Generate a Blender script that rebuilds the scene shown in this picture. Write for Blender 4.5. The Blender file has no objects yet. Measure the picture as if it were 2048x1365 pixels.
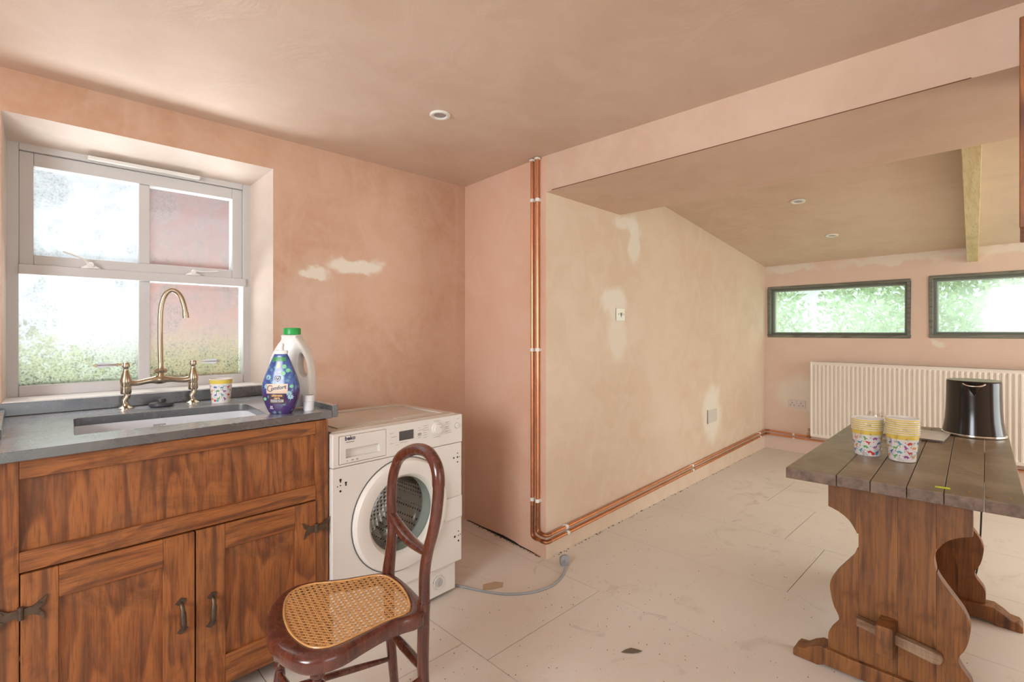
import bpy, bmesh, math, random
from mathutils import Vector, Matrix
R = math.radians
random.seed(7)
SC = bpy.context.scene
COL = SC.collection

# ------------------------------------------------------------------ camera
cam = bpy.data.cameras.new('camera')
cam.sensor_fit = 'HORIZONTAL'; cam.sensor_width = 36.0
cam.lens = 36.0 * 1000 / 2048
cam.shift_y = -(682.5 - 662.0) / 2048
cam.clip_start = 0.02; cam.clip_end = 200
cam_o = bpy.data.objects.new('camera', cam); COL.objects.link(cam_o)
cam_o.location = (0, 0, 1.2)
cam_o.rotation_euler = (R(90), 0, R(45.45 - 90))
SC.camera = cam_o

# ------------------------------------------------------------------ world, lights, exposure
w = bpy.data.worlds.new('world'); SC.world = w; w.use_nodes = True
bg = w.node_tree.nodes['Background']
bg.inputs[0].default_value = (0.84, 0.93, 1.0, 1); bg.inputs[1].default_value = 1.5

def area(name, loc, look, sx, sy, power, col=(1, 1, 1)):
    l = bpy.data.lights.new(name, 'AREA'); l.shape = 'RECTANGLE'; l.size = sx; l.size_y = sy
    l.energy = power; l.color = col
    o = bpy.data.objects.new(name, l); COL.objects.link(o); o.location = loc
    d = Vector(look) - Vector(loc)
    o.rotation_euler = d.to_track_quat('-Z', 'Y').to_euler()
    return o
# daylight outside the kitchen window, the two slot windows, unseen openings assumed behind and right of the camera, plus two fill lamps
area('daylight_kitchen', (0.2, 4.6, 3.9), (0.45, 2.7, 1.3), 3.2, 1.8, 110, (0.88, 0.95, 1.0))
area('fill_ceiling', (0.0, 3.75, 0.15), (0.75, 1.2, 2.1), 2.4, 1.2, 320, (0.92, 0.97, 1.0))  # unseen lamp added low outside, aimed up to brighten the kitchen ceiling
area('daylight_slot', (6.8, 0.9, 2.9), (5.4, 0.9, 1.3), 4.5, 1.6, 110, (0.93, 1.0, 0.92))
area('daylight_assumed_right_opening', (4.0, -2.75, 1.25), (3.9, 1.0, 0.95), 2.2, 2.0, 68, (0.98, 0.99, 0.95))
area('daylight_assumed_back_opening', (-1.9, 0.45, 1.5), (1.2, 0.5, 1.2), 1.2, 1.15, 62, (0.93, 0.97, 1.0))
area('fill_front', (0.3, -2.72, 1.2), (0.9, 1.6, 0.9), 1.5, 1.7, 13, (1.0, 0.98, 0.95))  # added fill lamp for the window wall and cabinet fronts, no known door
sun = bpy.data.lights.new('sun', 'SUN'); sun.energy = 3.0; sun.angle = R(4); sun.color = (1, .96, .88)
so = bpy.data.objects.new('sun', sun); COL.objects.link(so); so.rotation_euler = (R(38), R(4), R(185))

SC.view_settings.view_transform = 'Standard'; SC.view_settings.look = 'None'
SC.view_settings.gamma = 1.0; SC.view_settings.use_curve_mapping = False
SC.view_settings.exposure = 0.2

# ------------------------------------------------------------------ helpers: materials
def mat(name):
    m = bpy.data.materials.new(name); m.use_nodes = True
    return m, m.node_tree, m.node_tree.nodes['Principled BSDF']
def N(nt, t, **kw):
    n = nt.nodes.new(t)
    for k, v in kw.items(): setattr(n, k, v)
    return n
def L(nt, a, b): nt.links.new(a, b)
def mixc(nt, fac, a, b, blend='MIX'):
    n = N(nt, 'ShaderNodeMix', data_type='RGBA', blend_type=blend)
    for s, v in ((n.inputs[0], fac), (n.inputs[6], a), (n.inputs[7], b)):
        if hasattr(v, 'links'): L(nt, v, s)
        elif isinstance(v, (int, float)): s.default_value = v
        else: s.default_value = (*v, 1) if len(v) == 3 else v
    return n.outputs[2]
def math_n(nt, op, a, b=None, clamp=False):
    n = N(nt, 'ShaderNodeMath', operation=op); n.use_clamp = clamp
    for s, v in ((n.inputs[0], a), (n.inputs[1], b)):
        if v is None: continue
        if hasattr(v, 'links'): L(nt, v, s)
        else: s.default_value = v
    return n.outputs[0]
def ramp(nt, fac, lo, hi, smooth=True):
    n = N(nt, 'ShaderNodeMapRange'); n.interpolation_type = 'SMOOTHSTEP' if smooth else 'LINEAR'
    L(nt, fac, n.inputs[0]); n.inputs[1].default_value = lo; n.inputs[2].default_value = hi
    return n.outputs[0]
def coords(nt, kind='Object', scale=(1, 1, 1), rot=(0, 0, 0)):
    if kind == 'World':
        g = N(nt, 'ShaderNodeNewGeometry').outputs['Position']
    else:
        g = N(nt, 'ShaderNodeTexCoord').outputs[kind]
    mp = N(nt, 'ShaderNodeMapping'); L(nt, g, mp.inputs[0])
    mp.inputs['Scale'].default_value = scale; mp.inputs['Rotation'].default_value = rot
    return mp.outputs[0]
def noise(nt, vec, scale, detail=4, rough=.55, dist=0.0):
    n = N(nt, 'ShaderNodeTexNoise'); L(nt, vec, n.inputs['Vector'])
    n.inputs['Scale'].default_value = scale; n.inputs['Detail'].default_value = detail
    n.inputs['Roughness'].default_value = rough; n.inputs['Distortion'].default_value = dist
    return n.outputs[0]
def bump(nt, bs, h, strength, dist=.002):
    b = N(nt, 'ShaderNodeBump'); b.inputs['Strength'].default_value = strength
    b.inputs['Distance'].default_value = dist
    L(nt, h, b.inputs['Height']); L(nt, b.outputs[0], bs.inputs['Normal'])

def plain(name, col, rough=.5, metal=0.0, var=.06, scale=8, coat=0, ior=None):
    m, nt, bs = mat(name)
    v = noise(nt, coords(nt), scale, 3)
    c = mixc(nt, v, tuple(max(0, x * (1 - var)) for x in col), tuple(min(1, x * (1 + var)) for x in col))
    L(nt, c, bs.inputs['Base Color'])
    bs.inputs['Roughness'].default_value = rough; bs.inputs['Metallic'].default_value = metal
    if coat: bs.inputs['Coat Weight'].default_value = coat
    if ior: bs.inputs['IOR'].default_value = ior
    return m

def plaster(name, c1, c2, c3, patches=(), smears=True, rough=.62):
    """fresh pink gypsum plaster: large damp/dry clouds, trowel marks, pale filler patches (world-space centre, radii, strength)"""
    m, nt, bs = mat(name)
    P = coords(nt, 'World')
    big = ramp(nt, noise(nt, P, 1.1, 3, .6, .4), .32, .68)
    mid = ramp(nt, noise(nt, P, 4.5, 4, .6, 1.2), .35, .7)
    fine = noise(nt, P, 38, 3, .6)
    c = mixc(nt, big, c1, c2)
    c = mixc(nt, math_n(nt, 'MULTIPLY', mid, .45), c, c3)
    c = mixc(nt, math_n(nt, 'MULTIPLY', ramp(nt, fine, .3, .8), .10), c, (.78, .62, .52))
    if smears:
        s = noise(nt, coords(nt, 'World', (5, 5, .6), (.2, .25, .3)), 1.5, 3, .5, 1.5)
        c = mixc(nt, math_n(nt, 'MULTIPLY', ramp(nt, s, .58, .75), .22), c, (.70, .52, .42))
    for ctr, rad, amt in patches:
        mp = N(nt, 'ShaderNodeVectorMath', operation='SUBTRACT')
        nz = N(nt, 'ShaderNodeTexNoise'); L(nt, P, nz.inputs['Vector']); nz.inputs['Scale'].default_value = 9; nz.inputs['Detail'].default_value = 4
        off = N(nt, 'ShaderNodeVectorMath', operation='MULTIPLY_ADD')
        L(nt, nz.outputs[1], off.inputs[0]); off.inputs[1].default_value = (.16, .16, .16); off.inputs[2].default_value = (-.08, -.08, -.08)
        ad = N(nt, 'ShaderNodeVectorMath', operation='ADD'); L(nt, P, ad.inputs[0]); L(nt, off.outputs[0], ad.inputs[1])
        L(nt, ad.outputs[0], mp.inputs[0]); mp.inputs[1].default_value = ctr
        dv = N(nt, 'ShaderNodeVectorMath', operation='DIVIDE'); L(nt, mp.outputs[0], dv.inputs[0]); dv.inputs[1].default_value = rad
        ln = N(nt, 'ShaderNodeVectorMath', operation='LENGTH'); L(nt, dv.outputs[0], ln.inputs[0])
        k = math_n(nt, 'SUBTRACT', 1.0, ramp(nt, ln.outputs['Value'], .55, 1.1))
        c = mixc(nt, math_n(nt, 'MULTIPLY', k, amt), c, (.76, .70, .60))
    L(nt, c, bs.inputs['Base Color'])
    bs.inputs['Roughness'].default_value = rough
    bs.inputs['Specular IOR Level'].default_value = .35
    bump(nt, bs, mid, .08, .01)
    return m

def wood(name, dark, mid_, light, axis='z', scale=1.0, rough=.45, dust=0.0, dustcol=(.5, .45, .38), stain=.5, coat=0.0, kind='Object', seed=0, contrast=1.0, settled=False):
    m, nt, bs = mat(name)
    def stretched(k):
        st = {'x': (k, 1, 1), 'y': (1, k, 1), 'z': (1, 1, k)}[axis]
        mp = N(nt, 'ShaderNodeVectorMath', operation='ADD'); L(nt, coords(nt, kind, tuple(s * scale for s in st)), mp.inputs[0])
        mp.inputs[1].default_value = (seed * 1.37, seed * .71, seed * .3); return mp.outputs[0]
    V = stretched(.06); V2 = stretched(.16)
    a = noise(nt, V, 30, 6, .62, .4)
    big = noise(nt, V2, 2.6, 2, .5, .3)                      # growth rings: bands of a smooth field give the cathedral figure
    ring = math_n(nt, 'FRACT', math_n(nt, 'MULTIPLY', big, 11.0))
    ring = math_n(nt, 'MULTIPLY', ramp(nt, ring, .0, .75), math_n(nt, 'SUBTRACT', 1.0, ramp(nt, ring, .85, 1.0)))
    c = mixc(nt, ramp(nt, a, .32, .68), dark, mid_)
    c = mixc(nt, math_n(nt, 'MULTIPLY', ring, .5 * contrast), c, light)
    pores = noise(nt, V, 110, 2, .5)
    c = mixc(nt, math_n(nt, 'MULTIPLY', ramp(nt, pores, .5, .7), .4 * contrast), c, tuple(x * .7 for x in dark))
    W = coords(nt, kind)
    off = N(nt, 'ShaderNodeVectorMath', operation='ADD'); L(nt, W, off.inputs[0]); off.inputs[1].default_value = (seed * .9, seed * .4, seed * .6); W = off.outputs[0]
    blot = ramp(nt, noise(nt, W, 3.4, 6, .7, .8), .48, .70)
    c = mixc(nt, math_n(nt, 'MULTIPLY', blot, stain), c, tuple(x * .5 for x in dark))
    if dust:
        d = ramp(nt, noise(nt, W, 4.2, 6, .75, .9), .40, .68)
        if settled:      # dust that has settled lies on the upward faces only
            up = N(nt, 'ShaderNodeSeparateXYZ'); L(nt, N(nt, 'ShaderNodeNewGeometry').outputs['True Normal'], up.inputs[0])
            d = math_n(nt, 'MULTIPLY', math_n(nt, 'ADD', math_n(nt, 'MULTIPLY', d, .5), .5), ramp(nt, up.outputs[2], .2, .9))
        c = mixc(nt, math_n(nt, 'MULTIPLY', d, dust), c, dustcol)
    L(nt, c, bs.inputs['Base Color'])
    rr = math_n(nt, 'MULTIPLY_ADD', a, .25); rr.node.inputs[2].default_value = rough - .1
    L(nt, rr, bs.inputs['Roughness'])
    if coat: bs.inputs['Coat Weight'].default_value = coat; bs.inputs['Coat Roughness'].default_value = .12
    bump(nt, bs, a, .15, .0008)
    return m

# ------------------------------------------------------------------ helpers: geometry
class MB:
    def __init__(s): s.v = []; s.f = []; s.m = []; s.mi = 0
    def add(s, vs, fs, mi=None):
        o = len(s.v); s.v += [tuple(v) for v in vs]
        s.f += [tuple(i + o for i in f) for f in fs]; s.m += [s.mi if mi is None else mi] * len(fs); return s
    def box(s, x0, x1, y0, y1, z0, z1, mi=None):
        vs = [(x, y, z) for z in (z0, z1) for y in (y0, y1) for x in (x0, x1)]
        return s.add(vs, [(0, 2, 3, 1), (4, 5, 7, 6), (0, 1, 5, 4), (2, 6, 7, 3), (0, 4, 6, 2), (1, 3, 7, 5)], mi)
    def prism(s, poly, a, b, axis='z', mi=None):
        """extrude a 2-D polygon between a and b along an axis; a, b may be per-vertex lists"""
        n = len(poly)
        A = a if isinstance(a, (list, tuple)) else [a] * n; B = b if isinstance(b, (list, tuple)) else [b] * n
        def P(p, t): return {'z': (p[0], p[1], t), 'y': (p[0], t, p[1]), 'x': (t, p[0], p[1])}[axis]
        vs = [P(p, t) for p, t in zip(poly, A)] + [P(p, t) for p, t in zip(poly, B)]
        fs = [tuple(range(n))[::-1], tuple(range(n, 2 * n))] + [(i, (i + 1) % n, n + (i + 1) % n, n + i) for i in range(n)]
        return s.add(vs, fs, mi)
    def tube(s, pts, rad, seg=12, mi=None, cap=True, closed=False, flat=None):
        pts = [Vector(p) for p in pts]; n = len(pts)
        rad = rad if isinstance(rad, (list, tuple)) else [rad] * n
        tang = []
        for i in range(n):
            a = pts[(i - 1) % n] if (closed or i > 0) else pts[i]; b = pts[(i + 1) % n] if (closed or i < n - 1) else pts[i]
            tang.append((b - a).normalized())
        up = Vector((0, 0, 1)) if abs(tang[0].z) < .9 else Vector((1, 0, 0))
        x = tang[0].cross(up).normalized(); vs = []
        for i in range(n):
            x = (x - tang[i] * x.dot(tang[i])).normalized(); y = tang[i].cross(x)
            ry = rad[i] * (flat or 1)
            for k in range(seg):
                t = 2 * math.pi * k / seg
                vs.append(pts[i] + x * (rad[i] * math.cos(t)) + y * (ry * math.sin(t)))
        fs = []
        for i in range(n if closed else n - 1):
            j = (i + 1) % n
            for k in range(seg):
                fs.append((i * seg + k, i * seg + (k + 1) % seg, j * seg + (k + 1) % seg, j * seg + k))
        if cap and not closed: fs += [tuple(range(seg))[::-1], tuple(range((n - 1) * seg, n * seg))]
        return s.add(vs, fs, mi)
    def lathe(s, prof, c=(0, 0, 0), seg=24, mi=None, axis='z', cap=True, sx=1, sy=1):
        """prof = [(r, h)]; axis direction of h"""
        vs = []
        for r, h in prof:
            for k in range(seg):
                t = 2 * math.pi * k / seg; a, b = r * math.cos(t) * sx, r * math.sin(t) * sy
                p = {'z': (a, b, h), 'y': (a, h, b), 'x': (h, a, b)}[axis]
                vs.append((c[0] + p[0], c[1] + p[1], c[2] + p[2]))
        n = len(prof)
        fs = [(i * seg + k, i * seg + (k + 1) % seg, (i + 1) * seg + (k + 1) % seg, (i + 1) * seg + k) for i in range(n - 1) for k in range(seg)]
        if cap: fs += [tuple(range(seg))[::-1], tuple(range((n - 1) * seg, n * seg))]
        return s.add(vs, fs, mi)
    def plate(s, outer, holes, t0, t1, axis='z', mi=None, hole_scale=None):
        """flat plate with holes, extruded from t0 to t1"""
        def P(p, t): return {'z': (p[0], p[1], t), 'y': (p[0], t, p[1]), 'x': (t, p[0], p[1])}[axis]
        for t in (t0, t1):
            bm = bmesh.new(); es = []
            for loop in [outer] + holes:
                vv = [bm.verts.new((p[0], p[1], 0)) for p in loop]
                es += [bm.edges.new((vv[i], vv[(i + 1) % len(vv)])) for i in range(len(vv))]
            bmesh.ops.triangle_fill(bm, use_beauty=True, edges=es, use_dissolve=False)
            bm.verts.index_update()
            s.add([P(v.co, t) for v in bm.verts], [[v.index for v in f.verts] for f in bm.faces], mi); bm.free()
        for loop in [outer] + holes:
            n = len(loop)
            s.add([P(p, t0) for p in loop] + [P(p, t1) for p in loop], [(i, (i + 1) % n, n + (i + 1) % n, n + i) for i in range(n)], mi)
        return s
    def xf(s, fn): s.v = [tuple(fn(Vector(v))) for v in s.v]; return s

def place(p, ang):
    c, sn = math.cos(R(ang)), math.sin(R(ang))
    return lambda v: (p[0] + v[0] * c - v[1] * sn, p[1] + v[0] * sn + v[1] * c, p[2] + v[2])

def link(name, me, parent, loc):
    o = bpy.data.objects.new(name, me); COL.objects.link(o); o.location = loc
    if parent: o.parent = parent
    return o
def obj(name, mb, mats, parent=None, bevel=0, smooth=True, label=None, cat=None, group=None, kind=None, weld=True, seg=2, angle=35):
    """one mesh object; vertices are given in the parent's frame (world when it has none)"""
    if not isinstance(mats, (list, tuple)): mats = [mats]
    xs, ys, zs = zip(*mb.v)
    c = ((min(xs) + max(xs)) / 2, (min(ys) + max(ys)) / 2, min(zs))
    me = bpy.data.meshes.new(name)
    me.from_pydata([(v[0] - c[0], v[1] - c[1], v[2] - c[2]) for v in mb.v], [], mb.f)
    for m in mats: me.materials.append(m)
    me.polygons.foreach_set('material_index', mb.m)
    bm = bmesh.new(); bm.from_mesh(me)
    if weld: bmesh.ops.remove_doubles(bm, verts=bm.verts, dist=1e-5)
    bmesh.ops.recalc_face_normals(bm, faces=bm.faces)
    bm.to_mesh(me); bm.free()
    if smooth:
        me.polygons.foreach_set('use_smooth', [True] * len(me.polygons)); me.set_sharp_from_angle(angle=R(angle))
    loc = c
    if parent and parent.type == 'MESH': loc = tuple(c[i] - parent['off'][i] for i in range(3))
    o = link(name, me, parent, loc)
    o['off'] = c
    if bevel:
        b = o.modifiers.new('bevel', 'BEVEL'); b.width = bevel; b.segments = seg; b.limit_method = 'ANGLE'; b.angle_limit = R(40)
        if smooth: b.harden_normals = True
    return tag(o, label, cat, group, kind)
def tag(o, label=None, cat=None, group=None, kind=None):
    for k, v in (('label', label), ('category', cat), ('group', group), ('kind', kind)):
        if v: o[k] = v
    return o
def thing(name, loc, rz=0, label=None, cat=None, group=None):
    o = bpy.data.objects.new(name, None); COL.objects.link(o); o.location = loc; o.rotation_euler = (0, 0, R(rz))
    o.empty_display_size = .05
    return tag(o, label, cat, group)
def rel(mb, root):
    c = root.location; return mb.xf(lambda v: (v[0] - c[0], v[1] - c[1], v[2] - c[2]))
def dup(root, loc, label=None, rz=None):
    r = root.copy(); COL.objects.link(r); r.location = loc
    if rz is not None: r.rotation_euler = (0, 0, R(rz))
    if label: r['label'] = label
    for ch in list(root.children):
        c = ch.copy(); COL.objects.link(c); c.parent = r
        for g in ch.children:
            d = g.copy(); COL.objects.link(d); d.parent = c
    return r
def structure(name, mb, m, parent=None, **kw):
    return obj(name, mb, m, parent, kind=None if parent else 'structure', **kw)
def circ(cx, cy, r, n=32, ry=None, a0=0):
    return [(cx + r * math.cos(a0 + 2 * math.pi * k / n), cy + (ry or r) * math.sin(a0 + 2 * math.pi * k / n)) for k in range(n)]
def smooth_path(pts, n=6, closed=False):
    """Catmull-Rom through points"""
    P = [Vector(p) for p in pts]; out = []; m = len(P)
    for i in range(m if closed else m - 1):
        p0 = P[(i - 1) % m] if (closed or i > 0) else P[0] * 2 - P[1]
        p1 = P[i]; p2 = P[(i + 1) % m]
        p3 = P[(i + 2) % m] if (closed or i < m - 2) else P[-1] * 2 - P[-2]
        for k in range(n):
            t = k / n
            out.append(.5 * ((2 * p1) + (p2 - p0) * t + (2 * p0 - 5 * p1 + 4 * p2 - p3) * t * t + (3 * p1 - p0 - 3 * p2 + p3) * t ** 3))
    if not closed: out.append(P[-1])
    return out
def text_mb(txt, size, bold=0.0, extrude=0.0, align='CENTER', shear=0.0, spacing=1.0):
    """flat lettering as mesh data in the XY plane"""
    cu = bpy.data.curves.new('t', 'FONT'); cu.body = txt; cu.size = size; cu.align_x = align; cu.offset = bold
    cu.extrude = extrude; cu.shear = shear; cu.space_character = spacing; cu.resolution_u = 3
    o = bpy.data.objects.new('t', cu); COL.objects.link(o)
    bpy.context.view_layer.update()
    me = bpy.data.meshes.new_from_object(o.evaluated_get(bpy.context.evaluated_depsgraph_get()))
    mb = MB(); mb.add([v.co[:] for v in me.vertices], [tuple(p.vertices) for p in me.polygons])
    bpy.data.objects.remove(o); bpy.data.curves.remove(cu); bpy.data.meshes.remove(me)
    return mb

# ------------------------------------------------------------------ materials
PK1, PK2, PK3 = (.60, .395, .295), (.67, .46, .355), (.72, .53, .43)
M_wall_l = plaster('plaster_kitchen', (.53, .305, .195), (.61, .385, .27), (.66, .45, .345), patches=[
    ((1.285, 2.48, 1.545), (.20, 1, .055), .95), ((1.065, 2.48, 1.487), (.10, 1, .035), .9), ((1.02, 2.48, 1.30), (.18, 1, .28), .22)])
M_wall_m = plaster('plaster_corner', (.70, .43, .30), (.75, .495, .365), (.76, .55, .43))
M_wall_i = plaster('plaster_alcove', (.63, .475, .345), (.69, .545, .415), (.73, .60, .48), patches=[
    ((2.62, 1.76, 1.37), (.15, 1, .12), .85), ((2.66, 1.76, 1.17), (.13, 1, .17), .6), ((4.12, 1.8, .52), (.22, 1, .26), .85), ((2.86, 1.77, 1.80), (.08, 1, .20), .85), ((2.76, 1.77, 1.88), (.17, 1, .06), .8)])
M_wall_f = plaster('plaster_far', (.69, .53, .43), (.75, .60, .50), PK3, patches=[
    ((5.45, 1.52, .58), (1, .24, .20), .9), ((5.45, 1.60, 1.82), (1, .28, .045), .9), ((5.45, .75, 1.82), (1, .55, .05), .8), ((5.45, .47, 1.09), (1, .07, .04), .9), ((5.44, .1, 1.83), (1, .35, .05), .8)])
M_ceil = plaster('plaster_ceiling', (.64, .48, .38), (.70, .55, .45), (.74, .60, .50), smears=False, rough=.5)
M_ceil2 = plaster('plaster_slope', (.60, .46, .34), (.67, .53, .40), (.71, .58, .45), smears=False)
M_beam = plaster('plaster_beam', (.61, .43, .315), (.67, .49, .37), PK3)
M_reveal = plaster('plaster_reveal', (.60, .49, .42), (.66, .55, .48), (.70, .61, .55), smears=False)
M_white = plain('white_gloss_paint', (.60, .585, .585), .4, var=.04)
M_plastic = plain('white_plastic', (.80, .79, .76), .35, var=.02)
M_dark = plain('black_void', (.012, .010, .009), .6)
M_chrome = plain('chrome', (.75, .73, .70), .15, 1.0)
M_copper = plain('copper', (.72, .33, .17), .30, 1.0, var=.25, scale=14)
M_copperd = plain('tarnished_copper', (.42, .19, .09), .42, 1.0, var=.4, scale=30)

# ------------------------------------------------------------------ room shell
A = (1.965, 1.742); B = (2.022, 2.481)
al = math.tan(R(1.63)); bl = -.02
CH = 2.118
# floor: dark sub-floor and hardboard sheets laid in courses
M_floor = None
def floor_mat():
    m, nt, bs = mat('hardboard_floor')
    P = coords(nt, 'World')
    a = ramp(nt, noise(nt, P, .9, 3, .6, .5), .3, .7)
    b = noise(nt, coords(nt, 'World', (1, 4, 1)), 6, 5, .6, .8)
    c = mixc(nt, a, (.72, .655, .58), (.78, .72, .65))
    c = mixc(nt, math_n(nt, 'MULTIPLY', ramp(nt, b, .4, .75), .3), c, (.78, .72, .65))
    sc = noise(nt, P, 2.3, 6, .7, 1.5)
    c = mixc(nt, math_n(nt, 'MULTIPLY', ramp(nt, sc, .56, .72), .32), c, (.36, .27, .20))
    g = ramp(nt, noise(nt, P, 4.1, 3, .6, 2.5), .66, .74)
    c = mixc(nt, math_n(nt, 'MULTIPLY', g, .35), c, (.42, .41, .42))
    fl = ramp(nt, noise(nt, P, 75, 2, .6), .70, .76)
    c = mixc(nt, math_n(nt, 'MULTIPLY', fl, .5), c, (.26, .17, .10))
    L(nt, c, bs.inputs['Base Color']); bs.inputs['Roughness'].default_value = .62
    bs.inputs['Specular IOR Level'].default_value = .35
    bump(nt, bs, b, .06, .003)
    return m
M_floor = floor_mat()
fl = structure('floor', MB().box(-2.0, 5.8, -2.6, 2.75, -.1, -.006), plain('floor_joint', (.16, .10, .06), .8))
xs = [-2.0, -1.3, -.66, -.02, .60, 1.213, 1.905, 2.51, 3.14, 3.76, 4.38, 5.0, 5.8]
cuts = [(-.9, 1.1), (.3,), (-1.2, .9), (.1, 2.2), (-.7, 1.5), (1.36, -.6), (1.75, .35), (-.9, .75), (.95, -1.5), (-.3, 1.25), (.4,), (-.8, 1.3)]
for i in range(len(xs) - 1):
    ys = [-2.6] + sorted(cuts[i]) + [2.75]
    for j in range(len(ys) - 1):
        g = .0016
        structure('panel', MB().box(xs[i] + g, xs[i + 1] - g, ys[j] + g, ys[j + 1] - g, -.0058, 0.0), M_floor, fl, smooth=False)

# wall_left : the kitchen window wall with a deep splayed reveal
def holed_wall(outer, front, back, y0, y1, yb):
    """front hole quad at y0, inner (frame) hole quad at y1; straight on to yb"""
    mb = MB()
    def ring(o, h, y, flip=False):
        vs = [(p[0], y, p[1]) for p in o] + [(p[0], y, p[1]) for p in h]
        mb.add(vs, [(i, (i + 1) % 4, 4 + (i + 1) % 4, 4 + i) for i in range(4)], 0)
    ring(outer, front, y0); ring(outer, back, yb)
    def tube4(a, ya, b, yb_, mi):
        mb.add([(p[0], ya, p[1]) for p in a] + [(p[0], yb_, p[1]) for p in b], [(i, (i + 1) % 4, 4 + (i + 1) % 4, 4 + i) for i in range(4)], mi)
    tube4(front, y0, back, y1, 1); tube4(back, y1, back, yb, 1); tube4(outer, y0, outer, yb, 0)
    return mb
WY = 2.481
hf = [(-.046, .905), (.855, .905), (.855, 1.967), (-.046, 1.967)]
hb = [(-.034, .905), (.802, .905), (.802, 1.907), (-.034, 1.907)]
structure('wall_left', holed_wall([(-2.0, 0), (2.05, 0), (2.05, CH + .02), (-2.0, CH + .02)], hf, hb, WY, 2.655, 2.82), [M_wall_l, M_reveal], smooth=False)
# wall_middle and wall_inner: the two faces that meet at the boxed corner
structure('wall_middle', MB().prism([A, B, (2.03, 2.6), (2.16, 2.6), (2.10, 1.95)], 0, CH + .01), M_wall_m, smooth=False)
E_ = (5.62, 1.742 + (5.62 - 1.965) * al)
structure('wall_inner', MB().prism([A, (2.10, 1.95), (5.62, E_[1] + .2), E_], 0, 2.3), M_wall_i, smooth=False)
# ceiling over the kitchen, the deep downstand (beam), the sloping ceiling of the extension
structure('ceiling', MB().box(-2.0, 2.10, -2.6, 2.75, CH, CH + .08), M_ceil, smooth=False)
bm_poly = [(1.965, 1.7425), (1.999, 0.0), (2.05, -2.6), (2.69, -2.6), (2.69, 1.764)]
structure('trim_1', MB().prism(bm_poly, [1.928, 1.945, 1.965, 1.935, 1.928], 2.30), M_beam, smooth=False)
def zs(x): return 1.861 + .1063 * (5.44 - x)
structure('ceiling', MB().add([(x, y, z) for (x, z) in ((2.60, zs(2.60)), (5.65, zs(5.65)), (5.65, zs(5.65) + .08), (2.60, zs(2.60) + .08)) for y in (-2.6, 2.0)],
          [(0, 1, 3, 2), (2, 3, 5, 4), (4, 5, 7, 6), (6, 7, 1, 0), (0, 2, 4, 6), (1, 7, 5, 3)]), M_ceil2, smooth=False)
# hairline crack along the beam's lower edge
structure('trim_2', MB().tube([(1.961, 1.70, 1.930), (1.972, 1.2, 1.934), (1.995, 0.1, 1.9445)], .0016, 5), plain('crack', (.16, .07, .035), .9))
# open gap between the foot of the corner wall and the floor sheets
gp = MB(); gpts = [(1.80, .002), (1.86, .006), (1.95, .007), (1.99, .013), (2.10, .017), (2.20, .012), (2.30, .007), (2.44, .005)]
for (ya, ha), (yb_, hb2) in zip(gpts, gpts[1:]):
    xa, xb = 1.965 + (ya - 1.742) * .0771, 1.965 + (yb_ - 1.742) * .0771
    gp.add([(xa - .0012, ya, .0004), (xb - .0012, yb_, .0004), (xb - .0012, yb_, hb2), (xa - .0012, ya, ha), (xa + .002, ya, .0004), (xb + .002, yb_, .0004), (xb + .002, yb_, hb2), (xa + .002, ya, ha)],
           [(0, 1, 2, 3), (4, 5, 6, 7), (3, 2, 6, 7), (0, 1, 5, 4)])
structure('trim_4', gp, M_dark, smooth=False)
# rafter of raw pine under the slope
pine = wood('raw_pine', (.55, .42, .20), (.66, .55, .30), (.72, .64, .40), 'x', 1.2, .6, stain=.12)
def rafter():
    mb = MB(); x0, x1 = 2.62, 5.44; yc = lambda x: .149 + (x - 2.97) * .0478
    vs = []
    for x in (x0, x1):
        for dy in (-.034, .034):
            for dz in (-.116, .02): vs.append((x, yc(x) + dy, zs(x) + dz))
    return mb.add(vs, [(0, 1, 3, 2), (4, 6, 7, 5), (0, 4, 5, 1), (2, 3, 7, 6), (0, 2, 6, 4), (1, 5, 7, 3)])
structure('trim_3', rafter(), pine, bevel=.003)

# wall_far with the two slot windows (local frame: x along the wall toward the kitchen, y outward)
FA = 87.45; FP = Vector((5.47, 1.842, 0))
fd = Vector((math.cos(R(FA)), math.sin(R(FA)), 0)); fn = Vector((fd.y, -fd.x, 0))   # fn points outward (+x)
def far(v): return FP + fd * v[0] + fn * v[1] + Vector((0, 0, v[2]))   # v[0] = signed distance along wall (0 at corner, negative to the right)
W1 = (-1.184, -.034, 1.139, 1.640); W2 = (-2.55, -1.317, 1.146, 1.652)
mb = MB().plate([(.25, 0), (-4.6, 0), (-4.6, 2.15), (.25, 2.15)], [[(w[0], w[2]), (w[1], w[2]), (w[1], w[3]), (w[0], w[3])] for w in (W1, W2)], 0, .26, 'y')
structure('wall_far', mb.xf(far), M_wall_f, smooth=False)
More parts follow.
